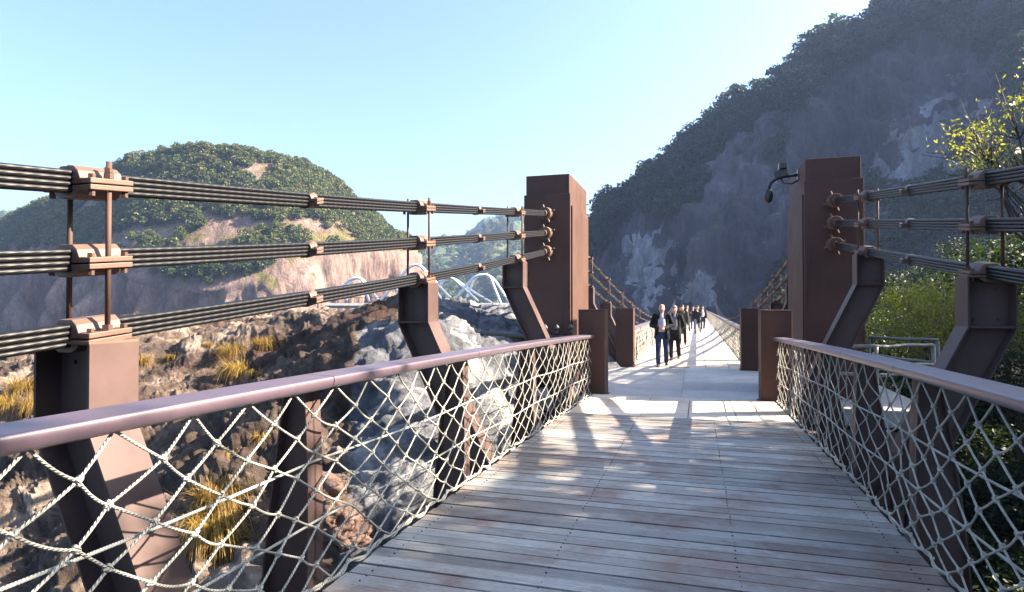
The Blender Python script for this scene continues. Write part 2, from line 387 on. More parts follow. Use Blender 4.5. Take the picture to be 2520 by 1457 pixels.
# left mesa hill
def d_left(p, u, tv):
    if tv < 2.0:      # cliff: rounded buttresses with sharp creases
        q = Vector((p[0] * .040, p[1] * .040, p[2] * .014)); k = min(1, (2.05 - tv) * 2)
        return k * (15 * abs(noise.noise(q)) + 9 * abs(noise.noise(q * 2.3 + Vector((5, 1, 2)))) + 3.5 * abs(noise.noise(q * 5.5)) + 2.4 * noise.fractal(q * 6, 1, 2, 3) - 4) + .6 * fr(p, .25)
    return 1.7 * fr(p, .03, 5) + .5 * fr(p, .2)
sil = {-420: 620, -200: 575, -60: 548, 0: 548, 60: 528, 120: 490, 200: 458, 270: 422, 340: 395, 430: 380, 520: 374, 640: 380, 700: 388, 760: 412, 830: 455, 880: 505, 930: 540, 975: 588, 1005: 606, 1030: 615}
ct = {-420: 660, -200: 640, -60: 635, 0: 640, 60: 625, 120: 612, 200: 628, 270: 660, 340: 690, 430: 712, 520: 722, 640: 690, 700: 655, 760: 632, 830: 620, 880: 614, 930: 611, 975: 608, 1005: 612, 1030: 617}
dd = {-420: 300, -200: 255, -60: 235, 0: 225, 60: 212, 120: 200, 200: 190, 270: 180, 340: 172, 430: 168, 520: 166, 640: 168, 700: 172, 760: 178, 830: 184, 880: 190, 930: 196, 975: 202, 1005: 214, 1030: 235}
cols = []
for u in sorted(sil):
    d = dd[u]; c = ct[u]; s_ = sil[u]
    cols.append((u, [(1350, d - 4), (900, d - 2), (c, d + 4), (c * .55 + s_ * .45 - 6, d + 20), (s_ + 6, d + 42), (s_ + 45, d + 75), (1300, d + 95)]))
HL, UL, TL = loft(cols, 420, 190, d_left)
loft_obj('hill', HL, M['far_cliff'], 'flat-topped wooded hill with pink cliffs on the left')
# second cliff shoulder right of it, further away
cols = [(u, [(1300, d), (800, d), (t, d + 3), (t - 4, d + 20), (t + 30, d + 60), (1300, d + 80)]) for u, t, d in
        ((880, 618, 265), (930, 614, 262), (975, 612, 262), (1000, 612, 265), (1022, 622, 275), (1034, 650, 300))]
H2, _, _ = loft(cols, 90, 90, d_left); loft_obj('hill', H2, M['far_cliff'], 'pink cliff shoulder beyond the wooded hill')

# far hills
def far_hill(pts, d, label, amp, ext=520):
    cols = []
    for u, v in pts: cols.append((u, [(1250, d * .62), (max(v + 150, 770), d * .7), (v + 60, d * .86), (v, d), (v + 50, d * 1.25), (1200, d * 1.3)]))
    def ds(p, u, tv): return amp * fr(p, 2.2 / d * 3, 6) + amp * .35 * fr(p, 12 / d * 3, 3)
    H, _, _ = loft(cols, 150, 90, ds); return H, loft_obj('hill', H, M['wood_hill'], label)
HF1, _ = far_hill([(1010, 640), (1060, 610), (1100, 595), (1140, 600), (1180, 580), (1230, 560), (1300, 560), (1360, 600), (1420, 640), (1480, 700)], 640, 'pale green hill with crags behind the white arches', 17)
HF2, _ = far_hill([(1100, 640), (1140, 590), (1160, 565), (1200, 545), (1250, 532), (1300, 520), (1360, 528), (1420, 550), (1460, 548), (1520, 560), (1600, 600)], 900, 'hazy blue mountain behind the left tower', 22)
far_hill([(-520, 600), (-300, 560), (-100, 530), (0, 524), (40, 534), (110, 600), (200, 680)], 620, 'small hazy hill at the left edge', 14)
far_hill([(900, 640), (980, 590), (1040, 585), (1120, 590), (1200, 600), (1300, 620)], 1000, 'faint distant ridge', 20)

# right mountain
def d_right(p, u, tv):
    q = Vector((p[0] * .05, p[1] * .05, p[2] * .016)); k = 1 if tv < 4 else max(0, 5 - tv)
    e = min(1, max(.25, (u - 1440) / 120))
    return e * k * (7 * noise.fractal(q, 1, 2, 4) + 2.6 * noise.fractal(q * 4, 1, 2, 4) + 2.0 * (rid(p, .06, 6) - 1.2)) + .7 * (noise.ridged_multi_fractal(Vector((p[0] * .2, p[1] * .2, p[2] * .09)), .8, 2.2, 4, 1., 2.) - 1.2) + .8 * fr(p, .35, 5)
silR = {1446: (640, 205), 1452: (600, 200), 1478: (545, 196), 1490: (508, 194), 1560: (482, 190), 1610: (412, 186), 1660: (365, 184), 1730: (318, 180), 1775: (245, 176), 1860: (215, 172), 1915: (150, 168),
        2000: (100, 164), 2080: (68, 160), 2180: (14, 156), 2320: (-70, 152), 2519: (-190, 146), 2700: (-330, 140), 2850: (-260, 150), 3050: (100, 165), 3300: (420, 180)}
cols = []
for u in sorted(silR):
    s_, d1 = silR[u]; s_ += 34 * min(1, max(0, (u - 1500) / 250)); k = min(1, max(0, (u - 1700) / 900)); d0 = 128 - 42 * k
    d0 = min(d0 + max(0, (1700 - u)) * .12, d1 - 22)
    f = lambda a: 790 + (s_ - 790) * a
    cols.append((u, [(1500, d0 - 12), (900, d0 - 6), (780, d0), (f(.42), d0 + (d1 - d0) * .18), (f(.8), d0 + (d1 - d0) * .62), (s_ + 8, d1), (s_ + 70, d1 + 25), (900, d1 + 60)]))
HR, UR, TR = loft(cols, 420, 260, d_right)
def toview(P):
    q = P - CAMP; d = q @ FW; return CU + FPX * (q @ RT) / d, CV - FPX * (q @ UP) / d
def set_alt(o, A):
    t = o.data.attributes.new('alt', 'FLOAT', 'POINT'); t.data.foreach_set('value', A.astype(np.float32).ravel())
uu, vv = toview(HR); A = np.zeros(uu.shape)                # pale bare rock patches
for cx, cy, rx, ry, ang in ((2290, 370, 170, 85, -.85), (1600, 660, 60, 85, .2), (1722, 712, 50, 42, .2), (1570, 610, 34, 40, 0)):
    P_, Q_ = uu - cx, vv - cy; ca, sa = math.cos(ang), math.sin(ang)
    A = np.maximum(A, 1.15 - .75 * np.sqrt(((P_ * ca + Q_ * sa) / rx) ** 2 + ((-P_ * sa + Q_ * ca) / ry) ** 2))
A[:, 205:] = 0
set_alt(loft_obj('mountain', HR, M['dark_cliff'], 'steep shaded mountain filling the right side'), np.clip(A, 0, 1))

# near rock outcrop, left
def d_near(p, u, tv):
    k = 1. if tv > .5 else .5
    q = Vector((p[0] + .5 * p[2], p[1], p[2] * 2.2))
    r = .34 * fr(p, .42, 6) + .15 * (noise.ridged_multi_fractal(q * .55, .8, 2.2, 6, 1., 2.) - 1.3) + .16 * noise.fractal(q * 1.5, .9, 2.2, 5)
    w = noise.voronoi(q * 1.1 + Vector(p) * .4)[0]; r += .09 * min(.5, w[1] - w[0]) + .06 * fr(p, 5.5, 3)
    return k * (r - .56)
near = [(-900, [(2300, 6), (1900, 8), (1500, 11), (1250, 14), (1060, 18), (1200, 30), (1700, 34)]),
        (-420, [(2200, 5.6), (1750, 7.5), (1400, 10), (1180, 13), (1010, 17), (1100, 28), (1600, 32)]),
        (-40, [(2000, 5), (1600, 6.8), (1300, 9.5), (1100, 13), (965, 17), (1010, 27), (1500, 32)]),
        (120, [(1950, 5), (1560, 6.6), (1280, 9.2), (1060, 12.5), (915, 17), (960, 27), (1500, 32)]),
        (310, [(1900, 5), (1500, 6.4), (1200, 9), (980, 13), (858, 18), (900, 27), (1500, 32)]),
        (500, [(1850, 5), (1450, 6.4), (1160, 8.8), (972, 13), (853, 19.5), (903, 28), (1500, 33)]),
        (740, [(1800, 5), (1400, 6.2), (1120, 8.4), (912, 12.5), (826, 22), (886, 30), (1500, 35)]),
        (880, [(1750, 5), (1380, 6), (1080, 8), (862, 11), (820, 22.5), (880, 30), (1500, 35)]),
        (1000, [(1750, 5), (1380, 6), (1050, 7.8), (827, 11), (840, 23), (900, 30), (1500, 35)]),
        (1090, [(1800, 5.2), (1380, 6.2), (1050, 8.2), (845, 11.4), (809, 21), (869, 28), (1500, 35)]),
        (1160, [(1800, 5.6), (1380, 6.8), (1050, 9), (865, 12.4), (819, 18), (879, 26), (1500, 33)]),
        (1240, [(1800, 6.4), (1400, 7.6), (1080, 10.4), (870, 13.4), (814, 18), (890, 25), (1500, 32)]),
        (1300, [(1800, 7), (1450, 8.8), (1180, 11.4), (900, 14.4), (830, 18), (870, 25), (1500, 32)]),
        (1420, [(1800, 8), (1500, 10), (1300, 12.4), (960, 15.4), (900, 18.6), (960, 25), (1500, 32)]),
        (1620, [(1900, 9), (1600, 11.5), (1420, 13.5), (1100, 16.5), (1010, 19), (1060, 25), (1500, 32)]),
        (2300, [(2300, 7), (1900, 9.5), (1600, 12), (1250, 15.5), (1120, 18.5), (1100, 25), (1300, 34)]),
        (3000, [(2600, 6), (2200, 8), (1700, 10), (1300, 13), (1060, 17), (1000, 24), (1000, 34)])]
HN, UN, TN = loft(near, 700, 340, d_near, smooth_v=True, dense=(-30, 1330))
uu, vv = toview(HN); Ug = UN[:, None].repeat(HN.shape[1], 1)
edge = 850 + np.maximum(0, 905 - uu) * 1.2 - (vv - 815) * .18
A = np.where((Ug > 780) & (Ug < 1500), np.clip(.5 + (uu - edge) / 160, 0, 1) * np.clip(.5 + (vv - 790) / 40, 0, 1) + np.clip((uu - 1040) / 60, 0, 1), 0)
mi = np.zeros((HN.shape[0] - 1, HN.shape[1] - 1), int); mi[UN[:-1] > 1500, :] = 1
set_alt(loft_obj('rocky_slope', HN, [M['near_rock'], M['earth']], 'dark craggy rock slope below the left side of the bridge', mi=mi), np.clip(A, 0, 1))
BN = bvh(HN); BL = bvh(HL); BR = bvh(HR)

# ------------------------------------------------------------ bridge numbers
XC, HW = -.29, 1.54
zd = lambda y: .26 - .0045 * y - .0012 * y * y           # near deck surface
zf = lambda y: -.04 - .002 * (y - 17)                     # far deck surface

# stone abutment and paved platform between the two bridges
o = empty('stone_abutment', (XC, 14, -6), 'grey stone abutment block carrying the two brown towers', 'abutment')
MB().box(-4.1, 3.5, 11.65, 17.2, -9, -.42).build('wall', M['masonry'], o)
b = MB(); b.box(-4.3, 3.7, 11.32, 17.3, -.30, -.012); b.build('coping', M['concrete'], o, bevel=.02)
b = MB(); y0 = 11.34; rn = []
while y0 < 17.1:
    y1 = min(y0 + 1.45, 17.18)
    for x0, x1 in ((-2.13, -.3), (-.29, 1.52)): b.box(x0, x1, y0, y1 - .008, -.008, 0.)
    y0 = y1
o = b.build('platform', M['concrete']); tag(o, 'pale concrete platform paving between the towers', kind='structure')
a = o.data.attributes.new('rnd', 'FLOAT', 'FACE'); a.data.foreach_set('value', np.repeat(rng.random(len(o.data.polygons) // 6), 6).astype(np.float32))

def with_rnd(o, per=6, lo=0, hi=1):
    n = len(o.data.polygons); a = o.data.attributes.new('rnd', 'FLOAT', 'FACE')
    a.data.foreach_set('value', np.repeat(lo + (hi - lo) * rng.random(n // per), per).astype(np.float32)); return o

# near footbridge deck
fb = empty('footbridge', (XC, 4, 0), 'near footbridge with a weathered grey plank deck', 'footbridge')
b = MB(); y = -1.6
while y < 8.75:
    w = .128 + random.uniform(-.004, .004); jz = random.uniform(-.003, .003); sk = random.uniform(-.004, .004)
    z0, z1 = zd(y) + jz, zd(y + w - .012) + jz
    xl, xr = XC - HW + random.uniform(-.012, .012), XC + HW + random.uniform(-.012, .012)
    vs = []
    for z in (-.045, 0):
        for (yy, zz) in ((y, z0), (y + w - .012, z1)):
            vs += [(xl, yy + sk, zz + z), (xr, yy - sk, zz + z)]
    b.add(vs, [(0, 2, 3, 1), (4, 5, 7, 6), (0, 1, 5, 4), (2, 6, 7, 3), (0, 4, 6, 2), (1, 3, 7, 5)]); y += w
with_rnd(b.build('deck', M['plank'], fb))
b = MB(); y = -1.6; random.seed(3)                        # screw heads
while y < 8.7:
    for xs in (XC - HW + .12, XC - .5, XC + .5, XC + HW - .12):
        for dy in (.03, .095): b.cyl((xs + random.uniform(-.01, .01), y + dy, zd(y + dy) - .004), (xs, y + dy, zd(y + dy) + .0025), .0055, 6)
    y += .128
build_split(b, 'screw', M['dark'], fb)
b = MB(); ys = [8.76, 9.62, 10.5, 11.3]; xs = [XC - HW, -1.42, -.78, -.13, .52, XC + HW]
for i in range(3):
    for j in range(5):
        ya, yb = ys[i] + .006, ys[i + 1] - .006; xa, xb = xs[j] + .006, xs[j + 1] - .006
        b.add([(xa, ya, zd(ya) - .05), (xb, ya, zd(ya) - .05), (xa, yb, zd(yb) - .05), (xb, yb, zd(yb) - .05), (xa, ya, zd(ya)), (xb, ya, zd(ya)), (xa, yb, zd(yb)), (xb, yb, zd(yb))],
              [(0, 2, 3, 1), (4, 5, 7, 6), (0, 1, 5, 4), (2, 6, 7, 3), (0, 4, 6, 2), (1, 3, 7, 5)])
with_rnd(b.build('paving_slab', M['slab'], fb))
b = MB()
b.prism([(XC - HW, -.052), (XC + HW, -.052), (XC + HW, -.3), (XC - HW, -.3)], 1, -1.6, 11.3)
def curved_beam(b, x0, x1, zt, zb, ya, yb, n=14):
    for i in range(n):
        a, c = ya + (yb - ya) * i / n, ya + (yb - ya) * (i + 1) / n
        b.add([(x0, a, zd(a) + zb), (x1, a, zd(a) + zb), (x0, c, zd(c) + zb), (x1, c, zd(c) + zb), (x0, a, zd(a) + zt), (x1, a, zd(a) + zt), (x0, c, zd(c) + zt), (x1, c, zd(c) + zt)],
              [(0, 2, 3, 1), (4, 5, 7, 6), (0, 1, 5, 4), (2, 6, 7, 3), (0, 4, 6, 2), (1, 3, 7, 5)])
b = MB()
for x0, x1 in ((XC - HW - .012, XC - HW + .1), (XC + HW - .1, XC + HW + .012), (XC - .6, XC - .5), (XC + .5, XC + .6)):
    b = MB(); curved_beam(b, x0, x1, -.05, -.27, -1.6, 11.28); b.build('steel_girder', M['dark'], fb)
PY = [-1.43, 2.37, 6.22, 9.98]                             # cable post stations
for y in PY:
    b = MB(); b.box(XC - 2.0, XC + 2.0, y - .09, y + .09, zd(y) - .56, zd(y) - .275); b.build('cross_beam', M['paint'], fb)

# far footbridge deck
ff = empty('footbridge', (XC, 50, 0), 'far footbridge paved with pale slabs where people walk', 'footbridge')
b = MB(); ys = [17.22]
while ys[-1] < 97: ys.append(ys[-1] + 1.32)
xs = [XC - HW, -1.42, -.76, .22, .84, XC + HW]
for i in range(len(ys) - 1):
    for j in range(5):
        ya, yb = ys[i] + .007, ys[i + 1] - .007; xa, xb = xs[j] + .007, xs[j + 1] - .007
        b.add([(xa, ya, zf(ya) - .05), (xb, ya, zf(ya) - .05), (xa, yb, zf(yb) - .05), (xb, yb, zf(yb) - .05), (xa, ya, zf(ya)), (xb, ya, zf(ya)), (xa, yb, zf(yb)), (xb, yb, zf(yb))],
              [(0, 2, 3, 1), (4, 5, 7, 6), (0, 1, 5, 4), (2, 6, 7, 3), (0, 4, 6, 2), (1, 3, 7, 5)])
with_rnd(b.build('deck', M['slab'], ff))
b = MB(); b.add([(XC - HW, 17.2, zf(17) - .3), (XC + HW, 17.2, zf(17) - .3), (XC - HW, 97, zf(97) - .3), (XC + HW, 97, zf(97) - .3), (XC - HW, 17.2, zf(17) - .055), (XC + HW, 17.2, zf(17) - .055), (XC - HW, 97, zf(97) - .055), (XC + HW, 97, zf(97) - .055)],
    [(0, 2, 3, 1), (4, 5, 7, 6), (0, 1, 5, 4), (2, 6, 7, 3), (0, 4, 6, 2), (1, 3, 7, 5)])
b.build('steel_girder', M['dark'], ff)
b = MB(); b.box(-.74, -.2, 17.4, 17.62, -.030, -.018)
for k in range(12): b.box(-.73 + k * .044, -.705 + k * .044, 17.41, 17.61, -.035, -.014)
b.build('drain_grate', M['clamp'], ff)

# ------------------------------------------------------------ railings with rope nets
def near_rail(side):
    s = side; xn = lambda: XC + s * (HW + .03)
    lab = ('left near railing of knotted white rope net under a brown handrail' if s < 0 else 'right near railing of knotted white rope net under a brown handrail')
    rt = empty('railing', (XC + s * 1.6, 4, 0), lab, 'railing', 'rope net railings of the footbridges')
    zt = lambda y: zd(y) + 1.08
    xin, xout = XC + s * (HW - .01), XC + s * (HW + .15)
    prof = [(.016, -.062), (.004, -.056), (-.004, -.046), (-.008, -.034), (-.010, -.022), (-.009, -.011), (-.006, -.004), (.000, .000), (.16, .006), (.166, .0), (.166, -.055), (.155, -.062)]
    js = [-1.8, .55, 2.82, 5.05, 7.4, 9.6, 11.36] if s < 0 else [-1.8, .45, 2.75, 4.62, 6.2, 7.9, 11.36]
    for a, c in zip(js[:-1], js[1:]):
        b = MB(); n = 7; P = len(prof); a2, c2 = a + .0035, c - .0035; vs = []
        for i in range(n):
            y = a2 + (c2 - a2) * i / (n - 1)
            for q in prof: vs.append((xin + s * q[0], y, zt(y) + q[1]))
        fs = [(i * P + k, i * P + (k + 1) % P, (i + 1) * P + (k + 1) % P, (i + 1) * P + k) for i in range(n - 1) for k in range(P)]
        fs += [tuple(range(P)), tuple(range((n - 1) * P, n * P))[::-1]]
        b.add(vs, fs); o = b.build('handrail', M['paint_rail'], rt, smooth=True); es = o.modifiers.new('es', 'EDGE_SPLIT'); es.split_angle = R(72); wm = o.modifiers.new('wn', 'WEIGHTED_NORMAL'); wm.weight = 100; wm.keep_sharp = True
    # posts: curved H plates
    for y in js[1:-1]:
        b = MB(); n = 14; inner = []; outer = []; zt_, zb_ = zt(y) - .08, zd(y) - .36
        for i in range(n + 1):
            t = i / n; z = zt_ + (zb_ - zt_) * t
            bul = math.sin(t * PI * .9) * .035
            inner.append((XC + s * (HW + .10 - bul * .3 + .04 * max(0, .35 - t) ** 1.2), z)); outer.append((XC + s * (HW + .235 + .14 * t ** 1.3 + bul), z))
        ring = inner + outer[::-1]; b.prism(ring, 1, y - .008, y + .008)
        for line in (inner, outer):
            for i in range(n):
                (xa, za), (xb, zb) = line[i], line[i + 1]; th = .010 * s
                b.add([(xa, y - .065, za), (xa, y + .065, za), (xb, y - .065, zb), (xb, y + .065, zb), (xa + th, y - .065, za), (xa + th, y + .065, za), (xb + th, y - .065, zb), (xb + th, y + .065, zb)],
                      [(0, 2, 3, 1), (4, 5, 7, 6), (0, 1, 5, 4), (2, 6, 7, 3), (0, 4, 6, 2), (1, 3, 7, 5)])
        b.build('rail_post', M['paint'], rt)
    # net
    b = MB(); rnd = random.Random(11 + s); w = .33; rows = 10; K = int((11.25 + 1.7) / w)
    Hn = .98
    def knot(k, r):
        rr = random.Random(k * 31 + r * 977 + s * 7); odd = .5 if r % 2 else 0
        y = -1.7 + (k + odd) * w + rr.uniform(-.02, .02) + (.03 * math.sin(k * .9 + r * .35))
        ph = (y - .55) / 2.27; sag = math.sin((ph - math.floor(ph)) * PI)
        t = r / rows; z = zt(y) - .085 - Hn * t + rr.uniform(-.010, .010) - .03 * sag * math.sin(t * PI)
        x = xn() + s * (.03 * math.sin(t * PI) * (1 - 1.6 * sag) + rr.uniform(-.014, .014))
        if r == 0: x = XC + s * (HW + .03); z = zt(y) - .058
        return np.array([x, min(y, 11.3), z])
    def rp(p, q, sag=.012):
        L = np.linalg.norm(q - p)
        near = (p[1] < 5.2); d = max(.4, math.hypot(p[0], p[1]))
        if near: m, n, lo = max(8, int(L / .0075)), 9, 3
        elif p[1] < 7.5: m, n, lo = 6, 6, 0
        else: m, n, lo = 4, 5, 0
        pts = []
        for i in range(m + 1):
            t = i / m; c = p * (1 - t) + q * t; c = c + np.array([0, 0, -sag * 4 * t * (1 - t)]); pts.append(c)
        b.tube(pts, .0054 if near else .0047, n, lo, .13, 2 * PI / 3 * 0 + 150 if near else 0, cap=False)
    for r in range(rows):
        for k in range(K):
            p = knot(k, r)
            a_, c_ = (knot(k, r + 1), knot(k - 1, r + 1)) if r % 2 == 0 else (knot(k + 1, r + 1), knot(k, r + 1))
            for q in (a_, c_):
                if abs(q[1] - p[1]) < .5 and (p[1] > -.9): rp(p, q, random.Random(k * 7 + r).choice([.001, .003, .006, .014]) if q[1] - p[1] > 0 else .004)
            if r and p[1] > -.5:
                sz = .0145 if p[1] < 5 else .0125
                if p[1] < 5:
                    for rep in range(3):      # a knot is a few turns of rope round the crossing
                        th0 = rnd.uniform(0, PI); pts = [p + .0125 * np.array([.7 * math.sin(a), math.cos(a) * math.cos(th0), math.cos(a) * math.sin(th0)]) + np.array([0, (rep - 1) * .004, (rep - 1) * .003]) for a in np.linspace(0, 2 * PI, 11)]
                        b.tube(pts, .0058, 6, cap=False)
                    b.ball(p, sz * .8, 1, (1, 1, 1), .25)
                else: b.ball(p, sz, 1, (1, 1.1, 1), .25)
    net = b.build('rope_net', M['rope'], rt, smooth=True)
    b = MB()       # bottom rope lashed to the deck edge
    pts = []; y = -1.5
    while y < 11.25:
        pts.append((XC + s * (HW + .028 + .008 * math.sin(y * 23)), y, zd(y) + .012 + .012 * math.sin(y * 17))); y += .03
    b.tube(pts, .0085, 8, 3, .12, 120)
    pts2 = [(p[0] + s * .014 * math.sin(p[1] * 31), p[1], p[2] + .016 * math.cos(p[1] * 31)) for p in pts]
    b.tube(pts2, .006, 6); b.build('edge_rope', M['rope'], rt, smooth=True)
    for t in (.36, .68):
        b = MB(); pts = [(xn() + s * .035, y, zt(y) - .08 - Hn * t - .02 * math.sin(((y - .55) / 2.27 % 1) * PI)) for y in np.arange(-1.6, 11.4, .12)]
        b.tube(pts, .0068, 8); b.build('guide_wire', M['wire'], rt, smooth=True)
    return rt
near_rail(-1); near_rail(1)

def far_rail(s):
    lab = 'left railing of the far footbridge with sunlit rope net' if s < 0 else 'long right railing of the far footbridge running to the cliff'
    rt = empty('railing', (XC + s * 1.6, 50, 0), lab, 'railing', 'rope net railings of the footbridges')
    b = MB(); x0, x1 = XC + s * (HW - .01), XC + s * (HW + .15)
    ya = 17.3
    while ya < 96:
        yb = ya + 3.2; z0, z1 = zf(ya) + 1.05, zf(yb) + 1.05
        b.add([(x0, ya, z0 - .07), (x1, ya, z0 - .07), (x0, yb - .01, z1 - .07), (x1, yb - .01, z1 - .07), (x0, ya, z0), (x1, ya, z0), (x0, yb - .01, z1), (x1, yb - .01, z1)],
              [(0, 2, 3, 1), (4, 5, 7, 6), (0, 1, 5, 4), (2, 6, 7, 3), (0, 4, 6, 2), (1, 3, 7, 5)]); ya = yb
    b.build('handrail', M['paint_rail'], rt)
    b = MB(); y = 18.6
    while y < 96: b.box(XC + s * (HW + .10) - .05, XC + s * (HW + .10) + .05, y - .03, y + .03, zf(y) - .3, zf(y) + .98); y += 2.27
    build_split(b, 'rail_post', M['paint'], rt)
    b = MB(); w = .27; rows = 6
    def kn(k, r):
        rr = random.Random(k * 13 + r * 71 + s); y = 17.35 + (k + (.5 if r % 2 else 0)) * w + rr.uniform(-.03, .03)
        return np.array([XC + s * (HW + .03) + rr.uniform(-.02, .02), y, zf(y) + .97 - .95 * r / rows + rr.uniform(-.02, .02)])
    K = int(40 / w)
    for r in range(rows):
        for k in range(K):
            p = kn(k, r); qs = (kn(k, r + 1), kn(k - 1, r + 1)) if r % 2 == 0 else (kn(k + 1, r + 1), kn(k, r + 1))
            for q in qs:
                if q[1] > 17.3: b.tube([p, q], .0085, 4, cap=False)
    # beyond 57 m the mesh is coarser but still ropes
    w2 = .55
    for k in range(int(39 / w2)):
        y = 57.4 + k * w2; zb, ztp = zf(y), zf(y) + .97; x = XC + s * (HW + .03)
        for j in range(3):
            za = zb + j * .32; b.tube([(x, y, za), (x, y + w2, za + .32)], .013, 3, cap=False); b.tube([(x, y + w2, za), (x, y, za + .32)], .013, 3, cap=False)
    b.build('rope_net', M['rope'], rt)
    b = MB(); b.tube([(XC + s * (HW + .03), 17.3, zf(17) + .01), (XC + s * (HW + .03), 96, zf(96) + .01)], .012, 6); b.build('edge_rope', M['rope'], rt)
far_rail(-1); far_rail(1)

# ------------------------------------------------------------ main cables
CX = 2.65
def interp(tab):
    ys = [a for a, _ in tab]; zs = [z for _, z in tab]
    co = np.polyfit(ys, zs, 3); return lambda y: float(np.polyval(co, y))
ZC = [interp([(-1.5, 1.93), (1.93, 2.255), (2.37, 2.30), (4.18, 2.515), (6.24, 2.77), (9.98, 3.25), (12.0, 3.52)]),
      interp([(-1.5, 1.56), (1.93, 1.87), (2.37, 1.915), (4.18, 2.13), (6.24, 2.38), (9.98, 2.86), (12.0, 3.12)]),
      interp([(-1.5, 1.22), (1.93, 1.50), (2.37, 1.55), (4.18, 1.75), (6.24, 1.98), (9.98, 2.45), (12.0, 2.74)])]
NAMES = ['top', 'middle', 'lowest']
def saddle_mesh(s, y, z, dy, sc=1.0):
    """clamp: two plates bolted round the bundle, with a raised arch over it; returns MB"""
    b = MB(); x = XC + s * CX; t = (zc(y + .1) - zc(y - .1)) / .2 if False else dy
    L = .118 * sc; sh = lambda yy: z + (yy - y) * t
    # arch profile in x,z (local), extruded along y with the slope
    r = .069 * sc; wd = .155 * sc
    prof_o = [(-wd, .012), (-r * 1.25, .012), (-r * 1.02, r * .75), (-r * .6, r * 1.12), (r * .6, r * 1.12), (r * 1.02, r * .75), (r * 1.25, .012), (wd, .012)]
    up = prof_o + [(wd, -.014 * sc), (-wd, -.014 * sc)]
    lo = [(-wd, -.020 * sc), (wd, -.020 * sc), (wd, -.046 * sc), (r * 1.25, -.046 * sc), (r * 1.02, -r * .95), (r * .6, -r * 1.2), (-r * .6, -r * 1.2), (-r * 1.02, -r * .95), (-r * 1.25, -.046 * sc), (-wd, -.046 * sc)]
    for pr in (up, lo):
        P = len(pr); vs = []
        for yy in (y - L, y + L):
            for (px, pz) in pr: vs.append((x + px, yy, sh(yy) + pz))
        # caps as fans from centre line to stay non-planar safe
        b.add(vs, [tuple(range(P))[::-1], tuple(range(P, 2 * P))] + [(i, (i + 1) % P, P + (i + 1) % P, P + i) for i in range(P)])
    return b
def bolts_mesh(s, y, z, dy, sc=1.0, big=False):
    b = MB(); x = XC + s * CX
    for sx in (-1, 1):
        for oy in ((-.09, .09) if sc > .7 else (-.03, .03)):
            c = (x + sx * .128 * sc, y + oy * sc, z + oy * sc * dy); b.cyl((c[0], c[1], c[2] + .012), (c[0], c[1], c[2] + .032 * max(sc, .6)), .017 * max(sc, .6), 6)
            b.cyl((c[0], c[1], c[2] - .075 * sc), (c[0], c[1], c[2] - .04 * sc), .015 * max(sc, .6), 6)
    return b
def strands(b, s, fz, ya, yb, step, nr=4, nc=3, r=.0138, n=8, pitch=None):
    x = XC + s * CX; ys = np.arange(ya, yb + step * .5, step)
    for i in range(nr):
        for j in range(nc):
            ox = (j - (nc - 1) / 2) * r * 2.02; oz = (i - (nr - 1) / 2) * r * 2.02
            b.tube([(x + ox, y, fz(y) + oz) for y in ys], r, n)
for s in (-1, 1):
    sd_ = 'left' if s < 0 else 'right'
    for ci in range(3):
        fz = ZC[ci]; o = empty('suspension_cable', (XC + s * CX, 5, fz(5)), '%s near cable on the %s side, black strands held by brown clamps' % (NAMES[ci], sd_), 'cable', 'black suspension cables of the near footbridge')
        b = MB(); strands(b, s, fz, -1.8, 11.95, .25); build_split(b, 'strand', M['cable'], o, smooth=True)
        for y in PY[1:]:
            dy = (fz(y + .1) - fz(y - .1)) / .2
            c = saddle_mesh(s, y, fz(y), dy, 1.).build('cable_clamp', M['clamp'], o, bevel=.004)
            build_split(bolts_mesh(s, y, fz(y), dy, 1.), 'bolt', M['rust'], c)
        for y in (4.2, 8.1):
            dy = (fz(y + .1) - fz(y - .1)) / .2
            c = saddle_mesh(s, y, fz(y), dy, .74)
            # squeeze the small clamp along the cable
            vv_ = np.array(c.v); vv_[:, 1] = y + (vv_[:, 1] - y) * .5; c.v = [tuple(p) for p in vv_]
            c = c.build('small_clamp', M['clamp'], o, bevel=.003); build_split(bolts_mesh(s, y, fz(y), dy, .62), 'bolt', M['rust'], c)
